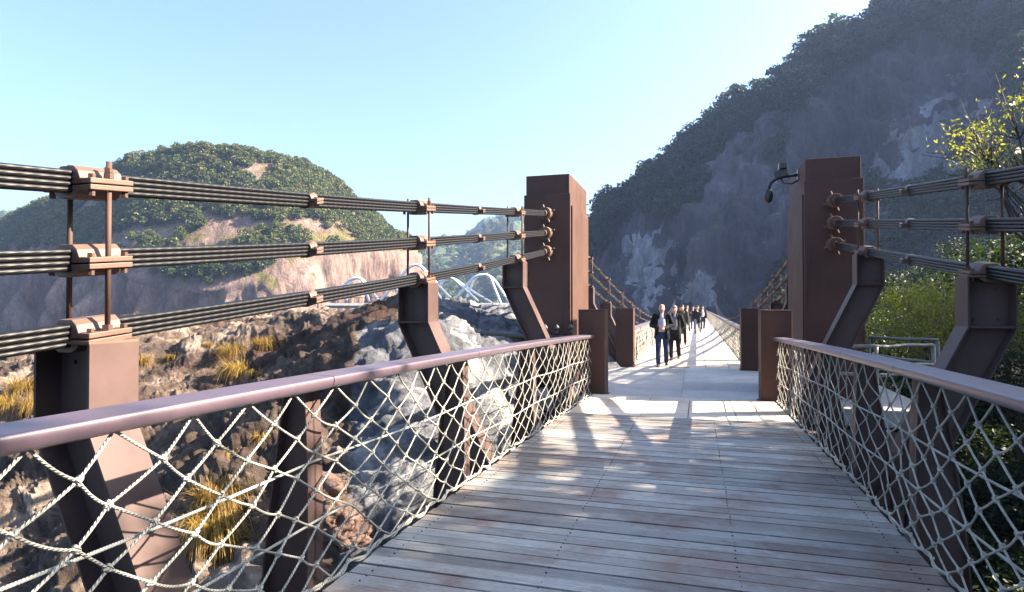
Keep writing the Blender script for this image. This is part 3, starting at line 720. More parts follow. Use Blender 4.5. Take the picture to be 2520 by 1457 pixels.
# hangers and inclined posts
def cable_post(s, y, fz3, base_z, lab, far=False, hang=(0, 2)):
    x = XC + s * CX; zt = fz3(y) - .05
    o = empty('cable_post', (XC + s * 1.9, y, base_z), lab, 'post', 'inclined brown posts carrying the cables')
    wi, hb = .165, .42                                    # half width in x, height of the upright head
    zb = zt - hb; k = .47
    def xi(z): return x if z >= zb else x - s * (zb - z) * k
    b = MB(); dz = zb - base_z
    ctr = [(x, zt), (x, zb), (x - s * dz * k, base_z)]
    pin = [(p[0] - s * wi, p[1]) for p in ctr]; pout = [(p[0] + s * wi, p[1]) for p in ctr]; pout[1] = (pout[1][0] , pout[1][1] - .02)
    ch = .045
    b.prism([(pin[0][0] + s * .0, zt), pin[1], pin[2], pout[2], pout[1], (pout[0][0], zt - ch * 1.5), (pout[0][0] - s * ch, zt)] if s > 0 else
            [(pin[0][0], zt), (pout[0][0] + ch, zt), (pout[0][0], zt - ch * 1.5), pout[1], pout[2], pin[2], pin[1]], 1, y - .008, y + .008)
    fw = .135
    for side, line in ((-1, pin), (1, pout)):
        for i in range(2):
            (xa, za), (xb, zb2) = line[i], line[i + 1]; th = s * side * .014
            b.add([(xa, y - fw, za), (xa, y + fw, za), (xb, y - fw, zb2), (xb, y + fw, zb2), (xa + th, y - fw, za), (xa + th, y + fw, za), (xb + th, y - fw, zb2), (xb + th, y + fw, zb2)],
                  [(0, 2, 3, 1), (4, 5, 7, 6), (0, 1, 5, 4), (2, 6, 7, 3), (0, 4, 6, 2), (1, 3, 7, 5)])
    b.build('steel_post', M['paint'], o)
    b = MB(); b.box(min(pin[1][0], pout[1][0]) + .004, max(pin[1][0], pout[1][0]) - .004, y - fw + .01, y + fw - .01, zb - .012, zb + .004); b.build('stiffener_plate', M['paint'], o)
    if not far:
        for bx, bz in ((-.07, -.10), (.07, -.10), (-.09, -.36), (.09, -.36)):
            b = MB(); b.cyl((x + bx, y - .009, zt + bz), (x + bx, y - .024, zt + bz), .012, 6); b.build('bolt', M['rust'], o)
    b = MB(); b.box(x - wi - .01, x + wi + .01, y - fw, y + fw, zt - .002, zt + .012); b.build('head_plate', M['clamp'], o)
    return o
def hangers(o, s, y, zlo, zhi, far=False):
    for sx in (-1, 1):
        b = MB(); x = XC + s * CX + sx * .128; r = .013 if not far else .014
        b.cyl((x, y, zlo + .012), (x, y, zhi + (.10 if not far else .04)), r, 10); h = b.build('hanger_rod', M['rust'], o, smooth=True)
        b = MB()
        for zz in (zlo + .012, zhi + .014): b.cyl((x, y, zz), (x, y, zz + .028), .024, 6)
        b.cyl((x, y, zhi + .045), (x, y, zhi + .065), .02, 6)
        if not far: build_split(b, 'nut', M['rust'], h)
ordn = {1: 'nearest', 2: 'second', 3: 'tower-side'}
for s in (-1, 1):
    for i in (1, 2, 3):
        if s > 0 and i == 1: lab = 'hidden'
        y = PY[i]; sd_ = 'left' if s < 0 else 'right'
        if s > 0 and i == 1: continue
        lab = '%s inclined brown steel post under the %s cables' % (ordn[i], sd_)
        o = cable_post(s, y, ZC[2], zd(y) - .5, lab); hangers(o, s, y, ZC[2](y), ZC[0](y))

# far side cables
ZF = [lambda y, k=k: 3.36 - k * .40 + k * .035 * min(1, (y - 14) / 14) - .136 * (y - 14.4) + .00165 * (y - 14.4) ** 2 for k in range(3)]
FY = [17.2, 20.8, 24.6, 28.4, 32.2, 36.0, 39.8, 43.6]
for s in (-1, 1):
    sd_ = 'left' if s < 0 else 'right'
    for ci in range(3):
        fz = ZF[ci]; o = empty('suspension_cable', (XC + s * CX, 30, fz(30)), '%s cable of the far footbridge on the %s, sloping down away from the tower' % (NAMES[ci], sd_), 'cable', 'black suspension cables of the far footbridge')
        b = MB(); x = XC + s * CX
        for ox, oz in ((-.02, -.03), (.02, -.03), (-.02, .0), (.02, 0), (-.02, .03), (.02, .03)):
            b.tube([(x + ox, y, fz(y) + oz) for y in np.arange(14.5, 90, 1.2)], .018, 6)
        build_split(b, 'strand', M['cable'], o, smooth=True)
        for y in FY:
            b = MB(); b.box(x - .15, x + .15, y - .1, y + .1, fz(y) - .025, fz(y) + .012); b.ball((x, y, fz(y)), .085, 1, (1, 1, 1)); b.build('cable_clamp', M['rust'], o)
            ym = y + 1.9; b = MB(); b.box(x - .1, x + .1, ym - .04, ym + .04, fz(ym) - .02, fz(ym) + .01); b.ball((x, ym, fz(ym)), .07, 1); b.build('small_clamp', M['rust'], o)
    for k, y in enumerate(FY[:5]):
        o = cable_post(s, y, ZF[2], -.5, '%s inclined post of the far footbridge on the %s, counted from the tower' % (['first', 'second', 'third', 'fourth', 'fifth'][k], sd_), True) if ZF[2](y) > .35 else None
        if o is not None: hangers(o, s, y, ZF[2](y), ZF[0](y), True)

# ------------------------------------------------------------ towers
def tower(s, lab):
    xi_, xo_ = XC + s * 2.18, XC + s * 3.16; x0, x1 = min(xi_, xo_), max(xi_, xo_)
    o = empty('bridge_tower', ((x0 + x1) / 2, 13.4, 0), lab, 'tower', 'brown towers anchoring the cables')
    b = MB(); b.box(x0 + .03, x1 - .03, 12.44, 14.5, -.6, 4.38)
    b.build('upper_block', M['paint_tower'], o, bevel=.012)
    b = MB()
    zt = 3.97
    b.prism([(x0, -.6), (x1, -.6), (x1, zt), (x0, zt)], 1, 12.38, 12.436)      # raised front panel
    b.build('front_panel', M['paint_tower'], o, bevel=.01)
    b = MB(); b.box(x0 - .005, x0 + .028, 12.6, 14.53, -.6, 3.75); b.box(x1 - .028, x1 + .005, 12.6, 14.53, -.6, 3.75); build_split(b, 'side_panel', M['paint_tower'], o, bevel=.008)
    xs = XC + s * CX
    for ci in range(3):
        z = ZC[ci](12.15); dy = .13
        b = MB(); n = 20
        b.cyl((xs, 12.38, z + .03), (xs, 12.10, z), .125, n); c = b.build('anchor_socket', M['clamp'], o, smooth=False, bevel=.006)
        b = MB(); b.cyl((xs, 12.13, z), (xs, 12.075, z - .006), .088, n); b.cyl((xs, 12.08, z), (xs, 11.98, z - .012), .062, n)
        for k in range(12):
            a = k * PI / 6; b.cyl((xs + .1 * math.cos(a), 12.1, z + .1 * math.sin(a)), (xs + .1 * math.cos(a), 12.075, z + .1 * math.sin(a)), .012, 6)
        b.build('cable_collar', M['rust'], c)
        b = MB()
        for k in range(4):
            a = k * PI / 2 + .35; d = np.array([math.cos(a), 0, math.sin(a)]); p = np.array([xs, 12.22, z + .01])
            b.cyl(p + d * .115, p + d * .19, .018, 8)
        build_split(b, 'lug', M['clamp'], c)
    return o
tower(-1, 'left brown tower with dark shaded front and sunlit orange side')
tower(1, 'right brown tower with a loudspeaker bracket on its inner side')

# gate pillars
def pillar(x0, x1, y0, y1, lab):
    o = empty('gate_pillar', ((x0 + x1) / 2, (y0 + y1) / 2, 0), lab, 'pillar', 'square brown pillars at the bridge ends')
    MB().box(x0, x1, y0, y1, .012, 1.575).build('shaft', M['paint_tower'], o, bevel=.01)
    MB().box(x0 - .006, x1 + .006, y0 - .006, y1 + .006, 1.577, 1.60).build('cap', M['paint_tower'], o, bevel=.006)
    b = MB(); b.box(x0 - .03, x1 + .03, y0 - .03, y1 + .03, -.006, .01); b.build('base_plate', M['paint_tower'], o)
pillar(-2.13, -1.64, 11.42, 11.92, 'square brown pillar where the left near railing ends')
pillar(1.04, 1.53, 11.32, 11.82, 'square brown pillar where the right near railing ends')
pillar(-2.14, -1.66, 17.0, 17.42, 'square brown pillar at the start of the far left railing, beside the walkers')
pillar(1.08, 1.56, 16.95, 17.4, 'dark brown pillar at the start of the far right railing, half hidden')

# ------------------------------------------------------------ loudspeaker / camera bracket on the right tower
sp = empty('camera_bracket', (1.9, 13.2, 4.3), 'black bracket with camera and hanging speaker on the right tower', 'camera bracket')
b = MB(); b.box(1.80, 1.87, 13.15, 13.35, 4.14, 4.36); b.build('wall_plate', M['black_plastic'], sp, bevel=.01)
b = MB(); b.tube([(1.84, 13.25, 4.25), (1.62, 13.25, 4.24), (1.42, 13.25, 4.20), (1.31, 13.25, 4.12), (1.28, 13.25, 4.0)], .032, 8); b.tube([(1.84, 13.25, 4.16), (1.7, 13.25, 4.08), (1.55, 13.25, 4.1), (1.5, 13.25, 4.2)], .02, 8)
b.build('arm', M['black_plastic'], sp, smooth=True)
b = MB(); b.obox((1.50, 13.25, 4.28), (.13, 0, .03), (0, .08, 0), (-.015, 0, .07)); b.cyl((1.53, 13.25, 4.32), (1.53, 13.25, 4.40), .03, 10); b.obox((1.53, 13.22, 4.43), (.075, 0, 0), (0, .11, 0), (0, 0, .06)); b.build('camera_head', M['black_plastic'], sp, bevel=.01)
b = MB(); b.ball((1.27, 13.25, 3.86), .12, 2, (.75, .75, 1.3)); b.cyl((1.28, 13.25, 3.95), (1.28, 13.25, 4.03), .03, 10); b.build('speaker', M['black_plastic'], sp, smooth=True)

for ch in sp.children: ch.location.x += .10

# ------------------------------------------------------------ pipe railings beside the platform
def pipe_rail(name, lab, rails, posts, finials=(), r=.032, mtl='pipe'):
    o = empty(name, posts[0][0], lab, 'railing')
    for pts in rails:
        P = [np.array(p, float) for p in pts]; line = []
        for i in range(len(P) - 1):
            for t in np.linspace(0, 1, 9)[:-1]: line.append(P[i] * (1 - t) + P[i + 1] * t + np.array([0, 0, .008 * math.sin(9 * (i + t))]))
        line.append(P[-1]); b = MB(); b.tube(line, [r * (1 + .09 * math.sin(k * 1.7)) for k in range(len(line))], 9); b.build('rail', M[mtl], o, smooth=True)
    for p, q in posts: b = MB(); b.tube([p, (np.array(p) + q) / 2, q], [r * 1.15, r, r * 1.1], 9); b.build('post', M[mtl], o, smooth=True)
    for f in finials:
        b = MB(); b.cyl((f[0], f[1], f[2] - .12), (f[0], f[1], f[2] - .03), .035, 10)
        prof = [(.03, -.03), (.055, -.01), (.06, .02), (.045, .055), (.02, .085), (.004, .1)]
        b.tube([(f[0], f[1], f[2] + z) for _, z in prof], [a for a, _ in prof], 12); b.build('finial', M['pipe_dark'], o, smooth=True)
    return o
M['pipe'] = paint_mat('weathered_pipe', (.17, .18, .17), .5, .5); M['pipe_dark'] = paint_mat('dark_pipe', (.045, .047, .05), .5, .4)
pipe_rail('pipe_railing', 'weathered grey pipe railing beside the right tower', [
    [(2.1, 12.1, .98), (2.9, 11.8, .98), (4.0, 12.7, .98), (4.05, 12.75, .93)], [(2.15, 12.05, .5), (2.9, 11.8, .5), (4.02, 12.7, .5)], [(3.1, 12.0, .68), (4.02, 12.7, .62)]],
    [((2.12, 12.1, 0), (2.12, 12.1, .98)), ((2.9, 11.8, -.2), (2.9, 11.8, .98)), ((4.03, 12.72, -.9), (4.03, 12.72, .95))])
pipe_rail('pipe_railing', 'grey pipe railing further back behind the right tower', [[(3.35, 14.2, 1.02), (4.5, 13.9, 1.0)], [(3.35, 14.2, .66), (4.5, 13.9, .55)]],
    [((3.36, 14.2, -.2), (3.36, 14.2, 1.0)), ((4.48, 13.9, -1.2), (4.48, 13.9, .98))])
pipe_rail('log_railing', 'dark railing with three pointed finials left of the left tower', [[(-4.35, 12.0, 1.08), (-2.7, 12.3, 1.03), (-2.2, 12.3, 1.02)], [(-4.2, 12.1, .45), (-2.2, 12.3, .4)]],
    [((-4.05, 12.1, -.3), (-4.05, 12.1, 1.06)), ((-2.9, 12.25, 0), (-2.9, 12.25, 1.02))], [(-2.96, 12.22, 1.2), (-2.72, 12.22, 1.2), (-2.44, 12.22, 1.21)], .05, 'pipe_dark')

# stone steps climbing the rock
o = empty('stone_steps', (-5, 12.9, .3), 'pale stone steps cut into the rock left of the platform', 'steps')
for i in range(5):
    b = MB(); z = .15 + .2 * i; x = -4.15 - .32 * i; b.box(x - .33, x, 12.4 + .1 * i, 13.9, z - .5, z + .18); b.build('step', M['concrete'], o, bevel=.02)

# low bench-like ledge and shelf beneath the bridge
# ------------------------------------------------------------ white arched walkway across the gorge
aw = empty('arched_walkway', (-20, 55, 0), 'white tubular arches of a walkway seen across the rock ridge', 'walkway')
AD = 58.
def cp(a, b_): return ((1080 + a * .26587) / 1.3247, (820 + b_ * .26587) / 1.3247)
arches = [([(1500, 600), (1640, 440), (1740, 325), (1850, 285), (1940, 310), (1990, 430), (2080, 650)], 0),
          ([(1640, 600), (1690, 480), (1760, 340), (1860, 292), (1970, 325), (2060, 440), (2200, 660)], 2.2),
          ([(1180, 560), (1290, 400), (1400, 330), (1490, 335), (1600, 430), (1800, 612)], 0),
          ([(1240, 560), (1310, 430), (1430, 330), (1530, 355), (1700, 470), (1970, 632)], 2.2),
          ([(700, 470), (850, 310), (960, 195), (1040, 162), (1110, 200), (1200, 330), (1345, 590)], 0),
          ([(760, 430), (900, 250), (1000, 172), (1080, 172), (1170, 250), (1300, 400), (1490, 600)], 2.2),
          ([(60, 560), (170, 400), (250, 340), (320, 325), (370, 350), (410, 450), (465, 615)], 0),
          ([(180, 610), (230, 400), (300, 325), (380, 345), (460, 440), (570, 590)], 2.2),
          ([(608, 590), (700, 490), (760, 435), (800, 470), (880, 600)], 0)]
for pts, dd_ in arches:
    P = np.array([at(*cp(a, c), d=AD + dd_) for a, c in pts]); line = [catmull(P, t) for t in np.linspace(0, len(P) - 1, 40)]
    b = MB(); b.tube(line, .13, 8); b.build('arch', M['white_pipe'], aw, smooth=True)
b = MB(); p, q = at(800, 752, d=59), at(1262, 752, d=59); b.tube([p, q], .28, 6); b.build('deck', M['concrete'], aw)
b = MB()
for k in range(46):
    c = p + (q - p) * k / 45; b.cyl(c, c + [0, 0, .75], .02, 5)
b.tube([p + [0, 0, .75], q + [0, 0, .75]], .03, 5); b.build('handrail', M['dark'], aw)
aw['label'] = 'white tubular arches of a walkway seen beyond the rock ridge'
# ------------------------------------------------------------ foliage
def quads_at(C, size, rg, aspect=.55, up=0.):
    """one diamond-shaped leaf (or leaf spray) per centre, random facing"""
    n = len(C); a = rg.normal(size=(n, 3)); a[:, 2] *= (1 - up); a /= np.linalg.norm(a, axis=1)[:, None]
    t = rg.normal(size=(n, 3)); b = np.cross(a, t); b /= np.linalg.norm(b, axis=1)[:, None]
    s = (size * (.6 + .8 * rg.random(n)))[:, None]
    V = np.stack([C - a * s, C - b * s * aspect + a * s * .1, C + a * s, C + b * s * aspect + a * s * .1], 1).reshape(-1, 3)
    return V, np.arange(n * 4).reshape(n, 4)
def blob_points(c, r, sc, n, rg, shell=.75):
    d = rg.normal(size=(n, 3)); d /= np.linalg.norm(d, axis=1)[:, None]
    return np.array(c) + d * (r * (shell + (1 - shell) * 1.5 * rg.random(n) ** 1.0))[:, None] * np.array(sc)
def crown_arrays(h, w, seed, clumps=9, leaves=26, leaf=.30, conif=False, cr=.34):
    rg = np.random.default_rng(seed); Vs = []; At = []; n0 = 0
    for k in range(clumps):
        t = (k + .5) / clumps; z = h * (.34 + .60 * t); rad = w * (.95 - .75 * t if conif else math.sin(PI * (.18 + .72 * t)) * .78)
        a = k * 2.4 + rg.random(); c = (rad * .62 * math.cos(a), rad * .62 * math.sin(a), z)
        P = blob_points(c, w * (cr + .16 * rg.random()), (1.15, 1.15, .55), leaves, rg, .45)
        V, _ = quads_at(P, leaf, rg); Vs.append(V); At.append(np.clip(np.repeat(rg.random() * .5, leaves) + rg.random(leaves) * .5, 0, 1))
    V = np.concatenate(Vs); return V, np.arange(len(V)).reshape(-1, 4), np.concatenate(At)
def trunk_arrays(h, r, seed, limbs=4):
    b = MB(); rg = random.Random(seed); lean = rg.uniform(-.06, .06) * h
    b.tube([(0, 0, -.4), (lean * .3, 0, h * .3), (lean, lean * .5, h * .62), (lean * 1.2, lean, h * .86)], [r, r * .8, r * .5, r * .2], 5)
    for k in range(limbs):
        a = rg.uniform(0, 6.28); z = h * rg.uniform(.35, .6); L = h * .28
        b.tube([(lean * .6, 0, z), (lean * .6 + L * .6 * math.cos(a), L * .6 * math.sin(a), z + L * .35), (lean * .6 + L * math.cos(a), L * math.sin(a), z + L * .6)], [r * .4, r * .25, r * .1], 4)
    return b
def tree_mesh(name, h, w, seed, lm, **k):
    V, Fq, A = crown_arrays(h, w, seed, **k); t = trunk_arrays(h, h * .022, seed)
    tv = np.array(t.v); quads = [f for f in t.f if len(f) == 4]; tf = np.array(quads) + len(V)
    me = arr_mesh(name, np.concatenate([V, tv]), np.concatenate([Fq, tf]), mats=np.concatenate([np.zeros(len(Fq)), np.ones(len(tf))]), attr=np.concatenate([A, np.zeros(len(tf))]))
    me.materials.append(M[lm]); me.materials.append(M['bark']); return me
HT = [tree_mesh('tree_mesh', 1, .42 + .1 * (i % 3), 40 + i, 'leaf_hill', clumps=[8, 10, 7, 9][i % 4], leaves=20, leaf=.09, cr=[.28, .34, .24][i % 3]) for i in range(8)]
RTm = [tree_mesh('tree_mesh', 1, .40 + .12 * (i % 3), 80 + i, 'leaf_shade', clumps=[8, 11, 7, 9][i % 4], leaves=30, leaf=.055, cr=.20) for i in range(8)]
def surf_points(H, TV, n, rg, t0, t1, ok):
    A = H[:-1, :-1]; e1 = H[1:, :-1] - A; e2 = H[:-1, 1:] - A; area = np.linalg.norm(np.cross(e1, e2), axis=2)
    tv = TV[:-1][None, :].repeat(A.shape[0], 0); area = np.where((tv >= t0) & (tv <= t1), area, 0); p = area.ravel() / area.sum()
    out = []
    idx = rg.choice(len(p), size=n * 3, p=p)
    for q in idx:
        i, j = divmod(q, A.shape[1]); P = A[i, j] + e1[i, j] * rg.random() + e2[i, j] * rg.random()
        u, v = toview(P)
        if -60 < u < 2620 and ok(P, u, v, tv[i, j]): out.append((P, u, v))
        if len(out) >= n: break
    return out
def forest(points, meshes, hh, rg, nind, lab_fn, cat, group, stuff_label, mats):
    """nearest nind trees are objects, the rest one leafy mass"""
    pts = sorted(points, key=lambda q: (q[0] - CAMP) @ FW); sz = [hh * (.65 + .8 * rg.random()) for _ in pts]
    for k, (P, u, v) in enumerate(pts[:nind]):
        o = bpy.data.objects.new('hill_tree', meshes[k % len(meshes)]); COL.objects.link(o); o.location = P; s = sz[k]
        o.scale = (s * (.85 + .4 * rg.random()), s * (.85 + .4 * rg.random()), s); o.rotation_euler = (0, 0, rg.random() * 6.28)
        tag(o, lab_fn(u, v), cat, group)
    rest = pts[nind:]
    if not rest: return
    cache = []
    for me in meshes:
        V = np.zeros(len(me.vertices) * 3); me.vertices.foreach_get('co', V); F_ = np.zeros(len(me.loops), int); me.loops.foreach_get('vertex_index', F_)
        mi_ = np.zeros(len(me.polygons), int); me.polygons.foreach_get('material_index', mi_); at_ = np.zeros(len(me.polygons)); me.attributes['rnd'].data.foreach_get('value', at_)
        cache.append((V.reshape(-1, 3), F_.reshape(-1, 4), mi_, at_))
    Vs, Fs, Ms, As = [], [], [], []; n0 = 0
    for k, (P, u, v) in enumerate(rest):
        V, F_, mi_, at_ = cache[k % len(cache)]; s = sz[nind + k]; a = rg.random() * 6.28; ca, sa = math.cos(a) * s, math.sin(a) * s
        W_ = np.stack([V[:, 0] * ca - V[:, 1] * sa, V[:, 0] * sa + V[:, 1] * ca, V[:, 2] * s], 1) + P
        Vs.append(W_); Fs.append(F_ + n0); Ms.append(mi_); As.append(np.clip(at_ * .5 + rg.random() * .5, 0, 1)); n0 += len(V)
    me = arr_mesh('forest', np.concatenate(Vs), np.concatenate(Fs), mats=np.concatenate(Ms), attr=np.concatenate(As))
    for m_ in mats: me.materials.append(m_)
    o = bpy.data.objects.new('forest', me); COL.objects.link(o); tag(o, stuff_label, None, None, 'stuff')
rg = np.random.default_rng(5)
def okL(P, u, v, tv):
    if v > 740: return False
    n_ = fr(P, .035, 3) + .6 * fr(P, .13, 2)
    if ((u - 640) / 36) ** 2 + ((v - 432) / 22) ** 2 < 1 + n_: return False      # golden clearing
    if 500 < u < 800 and 545 < v < 640: return n_ > .12
    return n_ > -.34
pl = surf_points(HL, TL, 5200, rg, 2.06, 4.6, okL)
def labL(u, v): return 'small evergreen tree on the crest of the left mesa hill' if v < 470 else 'small evergreen tree on the wooded slope of the left mesa hill'
forest(pl, HT, 2.9, rg, 130, labL, 'tree', 'trees covering the left mesa hill', 'dense evergreen wood covering the left mesa hill', [M['leaf_hill'], M['bark']])
def okR(P, u, v, tv):
    n_ = fr(P, .03, 3) + .7 * fr(P, .1, 3)
    if ((u - 2230) / 230) ** 2 + ((v - 300) / 190) ** 2 < 1 + n_ * .5: return tv > 4.3 and n_ > .1
    if tv > 4.25: return n_ > -.75
    if 1480 < u < 1900 and v > 560: return n_ > .5
    if 1760 < u < 1880 and v > 690: return True
    return n_ > .0
pr_ = surf_points(HR, TR, 2000, rg, 2.0, 4.9, okR)
crest = surf_points(HR, TR, 110, rg, 4.8, 5.12, lambda P, u, v, t: u < 2400)
def labR(u, v): return 'dark feathery tree on the ridge of the shaded right mountain' if v < 300 else 'dark tree growing on the lower face of the shaded right mountain'
for k, (P, u, v) in enumerate(crest):
    o = bpy.data.objects.new('ridge_tree', RTm[k % 8]); COL.objects.link(o); o.location = P; s_ = 4.5 + 5 * rg.random(); o.scale = (s_ * 1.15, s_ * 1.15, s_); o.rotation_euler = (0, 0, rg.random() * 6.28)
    tag(o, 'feathery tree standing against the sky on the ridge of the right mountain', 'tree', 'feathery trees on the skyline ridge')
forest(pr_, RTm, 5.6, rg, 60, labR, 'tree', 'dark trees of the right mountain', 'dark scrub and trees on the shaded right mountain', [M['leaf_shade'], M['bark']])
# far hills as woods
Fp = surf_points(HF1, np.linspace(0, 5, HF1.shape[1]), 1300, rg, 1.2, 4, lambda P, u, v, t: fr(P, .03, 2) > -.35)
forest(Fp, HT, 7, rg, 0, labL, 'tree', '', 'hazy wood on the pale green hill behind the arches', [M['leaf_hill'], M['bark']])

# wooded hillside to the right of the platform
def d_side(p, u, tv): return 1.6 * fr(p, .12, 4) + .3 * fr(p, .8, 3)
cols = [(1960, [(1250, 18), (1000, 24), (890, 40), (830, 62), (880, 80)]), (2100, [(1250, 17), (990, 23), (880, 42), (820, 62), (880, 80)]), (2300, [(1250, 16), (980, 21), (840, 42), (780, 60), (850, 80)]),
        (2519, [(1300, 14), (960, 19), (790, 40), (700, 56), (800, 78)]), (2800, [(1400, 13), (980, 18), (780, 38), (690, 52), (800, 74)])]
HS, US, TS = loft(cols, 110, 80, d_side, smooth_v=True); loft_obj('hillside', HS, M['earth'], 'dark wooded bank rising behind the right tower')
BS = bvh(HS)
ps = surf_points(HS, TS, 110, rg, 1.0, 3.2, lambda P, u, v, t: True)
BT = [tree_mesh('tree_mesh', 1, .5, 180 + i, 'leaf_dark', clumps=16, leaves=190, leaf=.02) for i in range(5)]
forest(ps, BT, 3.6, rg, 110, lambda u, v: 'dark broadleaf tree on the shaded bank behind the right cables', 'tree', 'trees of the shaded right bank', 'dark undergrowth on the shaded right bank', [M['leaf_dark'], M['bark']])

# leafy trees close by: limbs, twigs and single leaves
def leafy(name, lab, base, crown_c, crown_r, nclump, per, leaf, lm, seed, sc=(1, 1, .85), trunk_r=.09, cat='tree', group=None, clr=.34, twigs=True, tm='bark'):
    rg = np.random.default_rng(seed); base = np.array(base, float); cc = np.array(crown_c, float)
    o = empty(name, base, lab, cat, group); b = MB(); Vs, As = [], []
    fork = base * .45 + cc * .55 - np.array([0, 0, crown_r * .35])
    b.tube([base - [0, 0, .3], base * .6 + fork * .4 + rg.normal(size=3) * .08, fork], [trunk_r * 1.2, trunk_r, trunk_r * .75], 8)
    for k in range(nclump):
        d = rg.normal(size=3); d /= np.linalg.norm(d); c = cc + d * crown_r * (.25 + .75 * rg.random() ** .6) * np.array(sc)
        mid = fork * .45 + c * .55 + rg.normal(size=3) * .12 * crown_r
        b.tube([fork, mid, c], [trunk_r * .42, trunk_r * .2, trunk_r * .07], 5)
        if twigs:
            for _ in range(8): b.tube([mid * .3 + c * .7, c + rg.normal(size=3) * crown_r * clr * .65], [trunk_r * .11, trunk_r * .05], 3)
        P = blob_points(c, crown_r * clr * (.7 + .6 * rg.random()), (1.1, 1.1, .65), per, rg, .35)
        V, _ = quads_at(P, leaf, rg, .38); Vs.append(V)
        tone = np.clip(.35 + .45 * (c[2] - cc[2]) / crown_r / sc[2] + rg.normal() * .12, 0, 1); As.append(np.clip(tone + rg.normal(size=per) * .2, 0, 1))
    V = np.concatenate(Vs); me = arr_mesh('crown', V - base, np.arange(len(V)).reshape(-1, 4), attr=np.concatenate(As)); me.materials.append(M[lm])
    c = bpy.data.objects.new('crown', me); COL.objects.link(c); c.parent = o
    b.build('trunk', M[tm], o, smooth=True); return o
def gnd(u, v, d):
    p = at(u, v, d=d); h = BN.ray_cast(Vector((p[0], p[1], 60)), Vector((0, 0, -1)))[0]; h2 = BS.ray_cast(Vector((p[0], p[1], 60)), Vector((0, 0, -1)))[0]
    zs = [q.z for q in (h, h2) if q is not None]; return np.array([p[0], p[1], max(zs) if zs else -6])
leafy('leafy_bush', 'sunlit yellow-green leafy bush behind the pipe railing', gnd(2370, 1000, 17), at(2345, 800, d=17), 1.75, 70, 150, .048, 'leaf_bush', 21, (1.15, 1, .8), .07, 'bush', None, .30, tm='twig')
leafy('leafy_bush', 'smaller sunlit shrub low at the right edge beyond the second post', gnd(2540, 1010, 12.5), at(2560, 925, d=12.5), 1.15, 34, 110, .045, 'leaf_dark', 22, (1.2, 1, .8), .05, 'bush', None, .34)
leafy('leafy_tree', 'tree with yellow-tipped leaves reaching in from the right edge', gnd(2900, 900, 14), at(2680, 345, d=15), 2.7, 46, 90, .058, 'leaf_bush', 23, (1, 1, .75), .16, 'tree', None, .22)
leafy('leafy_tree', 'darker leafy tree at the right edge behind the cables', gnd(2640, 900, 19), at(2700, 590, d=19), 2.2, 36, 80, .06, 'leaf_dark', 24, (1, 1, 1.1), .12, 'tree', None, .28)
# unseen evergreens added on the right bank to shade the near deck
for k, (x, y, z, r) in enumerate(((11.5, -6, 6.0, 3.4), (12.3, -2.4, 6.3, 3.3), (11.8, 1.2, 6.3, 3.3), (12.4, 4.8, 6.5, 3.3), (12, 8.2, 5.9, 3.2), (12.2, 17.3, 6.1, 2.3), (12, 20.4, 5.6, 2.3))):
    leafy('shade_tree', 'dense tall evergreen added out of view to shade the near deck', (x, y, -4), (x, y, z), r, 120, 190, .17, 'leaf_dark', 60 + k, (1, 1, .98), .2, 'tree', 'added evergreens shading the near bridge', .36, twigs=False)

# the bank the evergreens stand on, right of the bridge and outside the picture
gx = np.linspace(5, 150, 90); gy = np.linspace(-90, 150, 140); B3 = np.zeros((90, 140, 3))
for i, x in enumerate(gx):
    for j, y in enumerate(gy):
        t = 1. if y < -7 else min(1, max(0, (x / (y + 8) - .46) / .35)); t = t * t * (3 - 2 * t)
        B3[i, j] = (x, y, -26 + t * (20.5 + .33 * (min(x, 95) - 5)) + 1.4 * fr((x, y, 0), .06, 4) * t - max(0, x - 95) * .5)
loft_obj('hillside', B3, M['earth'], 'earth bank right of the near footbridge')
rb = np.random.default_rng(77); BB = bvh(B3); pb = []
while len(pb) < 130:
    x, y = rb.uniform(16, 95), rb.uniform(-70, 60)
    if y > 0 and x / (y + 6) < .62: continue
    h = BB.ray_cast(Vector((x, y, 90)), Vector((0, 0, -1)))[0]
    if h is not None and .64 * x - 9 > h.z + 6: pb.append((np.array(h), 0, 0))
forest(pb, BT, 4.5, rb, 0, None, 'tree', '', 'wood on the bank right of the near footbridge', [M['leaf_dark'], M['bark']])
rb = np.random.default_rng(31); pb = []
for _ in range(400):
    x, y = rb.uniform(3.6, 15), rb.uniform(5, 22)
    if len(pb) >= 46 or (x < 5 and y > 10) or (2.9 < x < 5.2 and y > 9): continue
    if all(math.hypot(x - q[0][0], y - q[0][1]) > 1.0 for q in pb):
        g_ = BN.ray_cast(Vector((x, y, 60)), Vector((0, 0, -1)))[0]
        if g_ is not None and g_.z < -1.6: pb.append((np.array((x, y, g_.z - .2)), 0, 0))
for k, (P, _, _) in enumerate(pb):
    o = bpy.data.objects.new('shrub', BT[k % 5]); COL.objects.link(o); o.location = P; s_ = 1.5 + .9 * rb.random(); o.scale = (s_ * 1.5, s_ * 1.5, s_); o.rotation_euler = (0, 0, rb.random() * 6.28)
    tag(o, 'dark shrub on the ground below the right near railing', 'shrub', 'dark shrubs below the right railing')
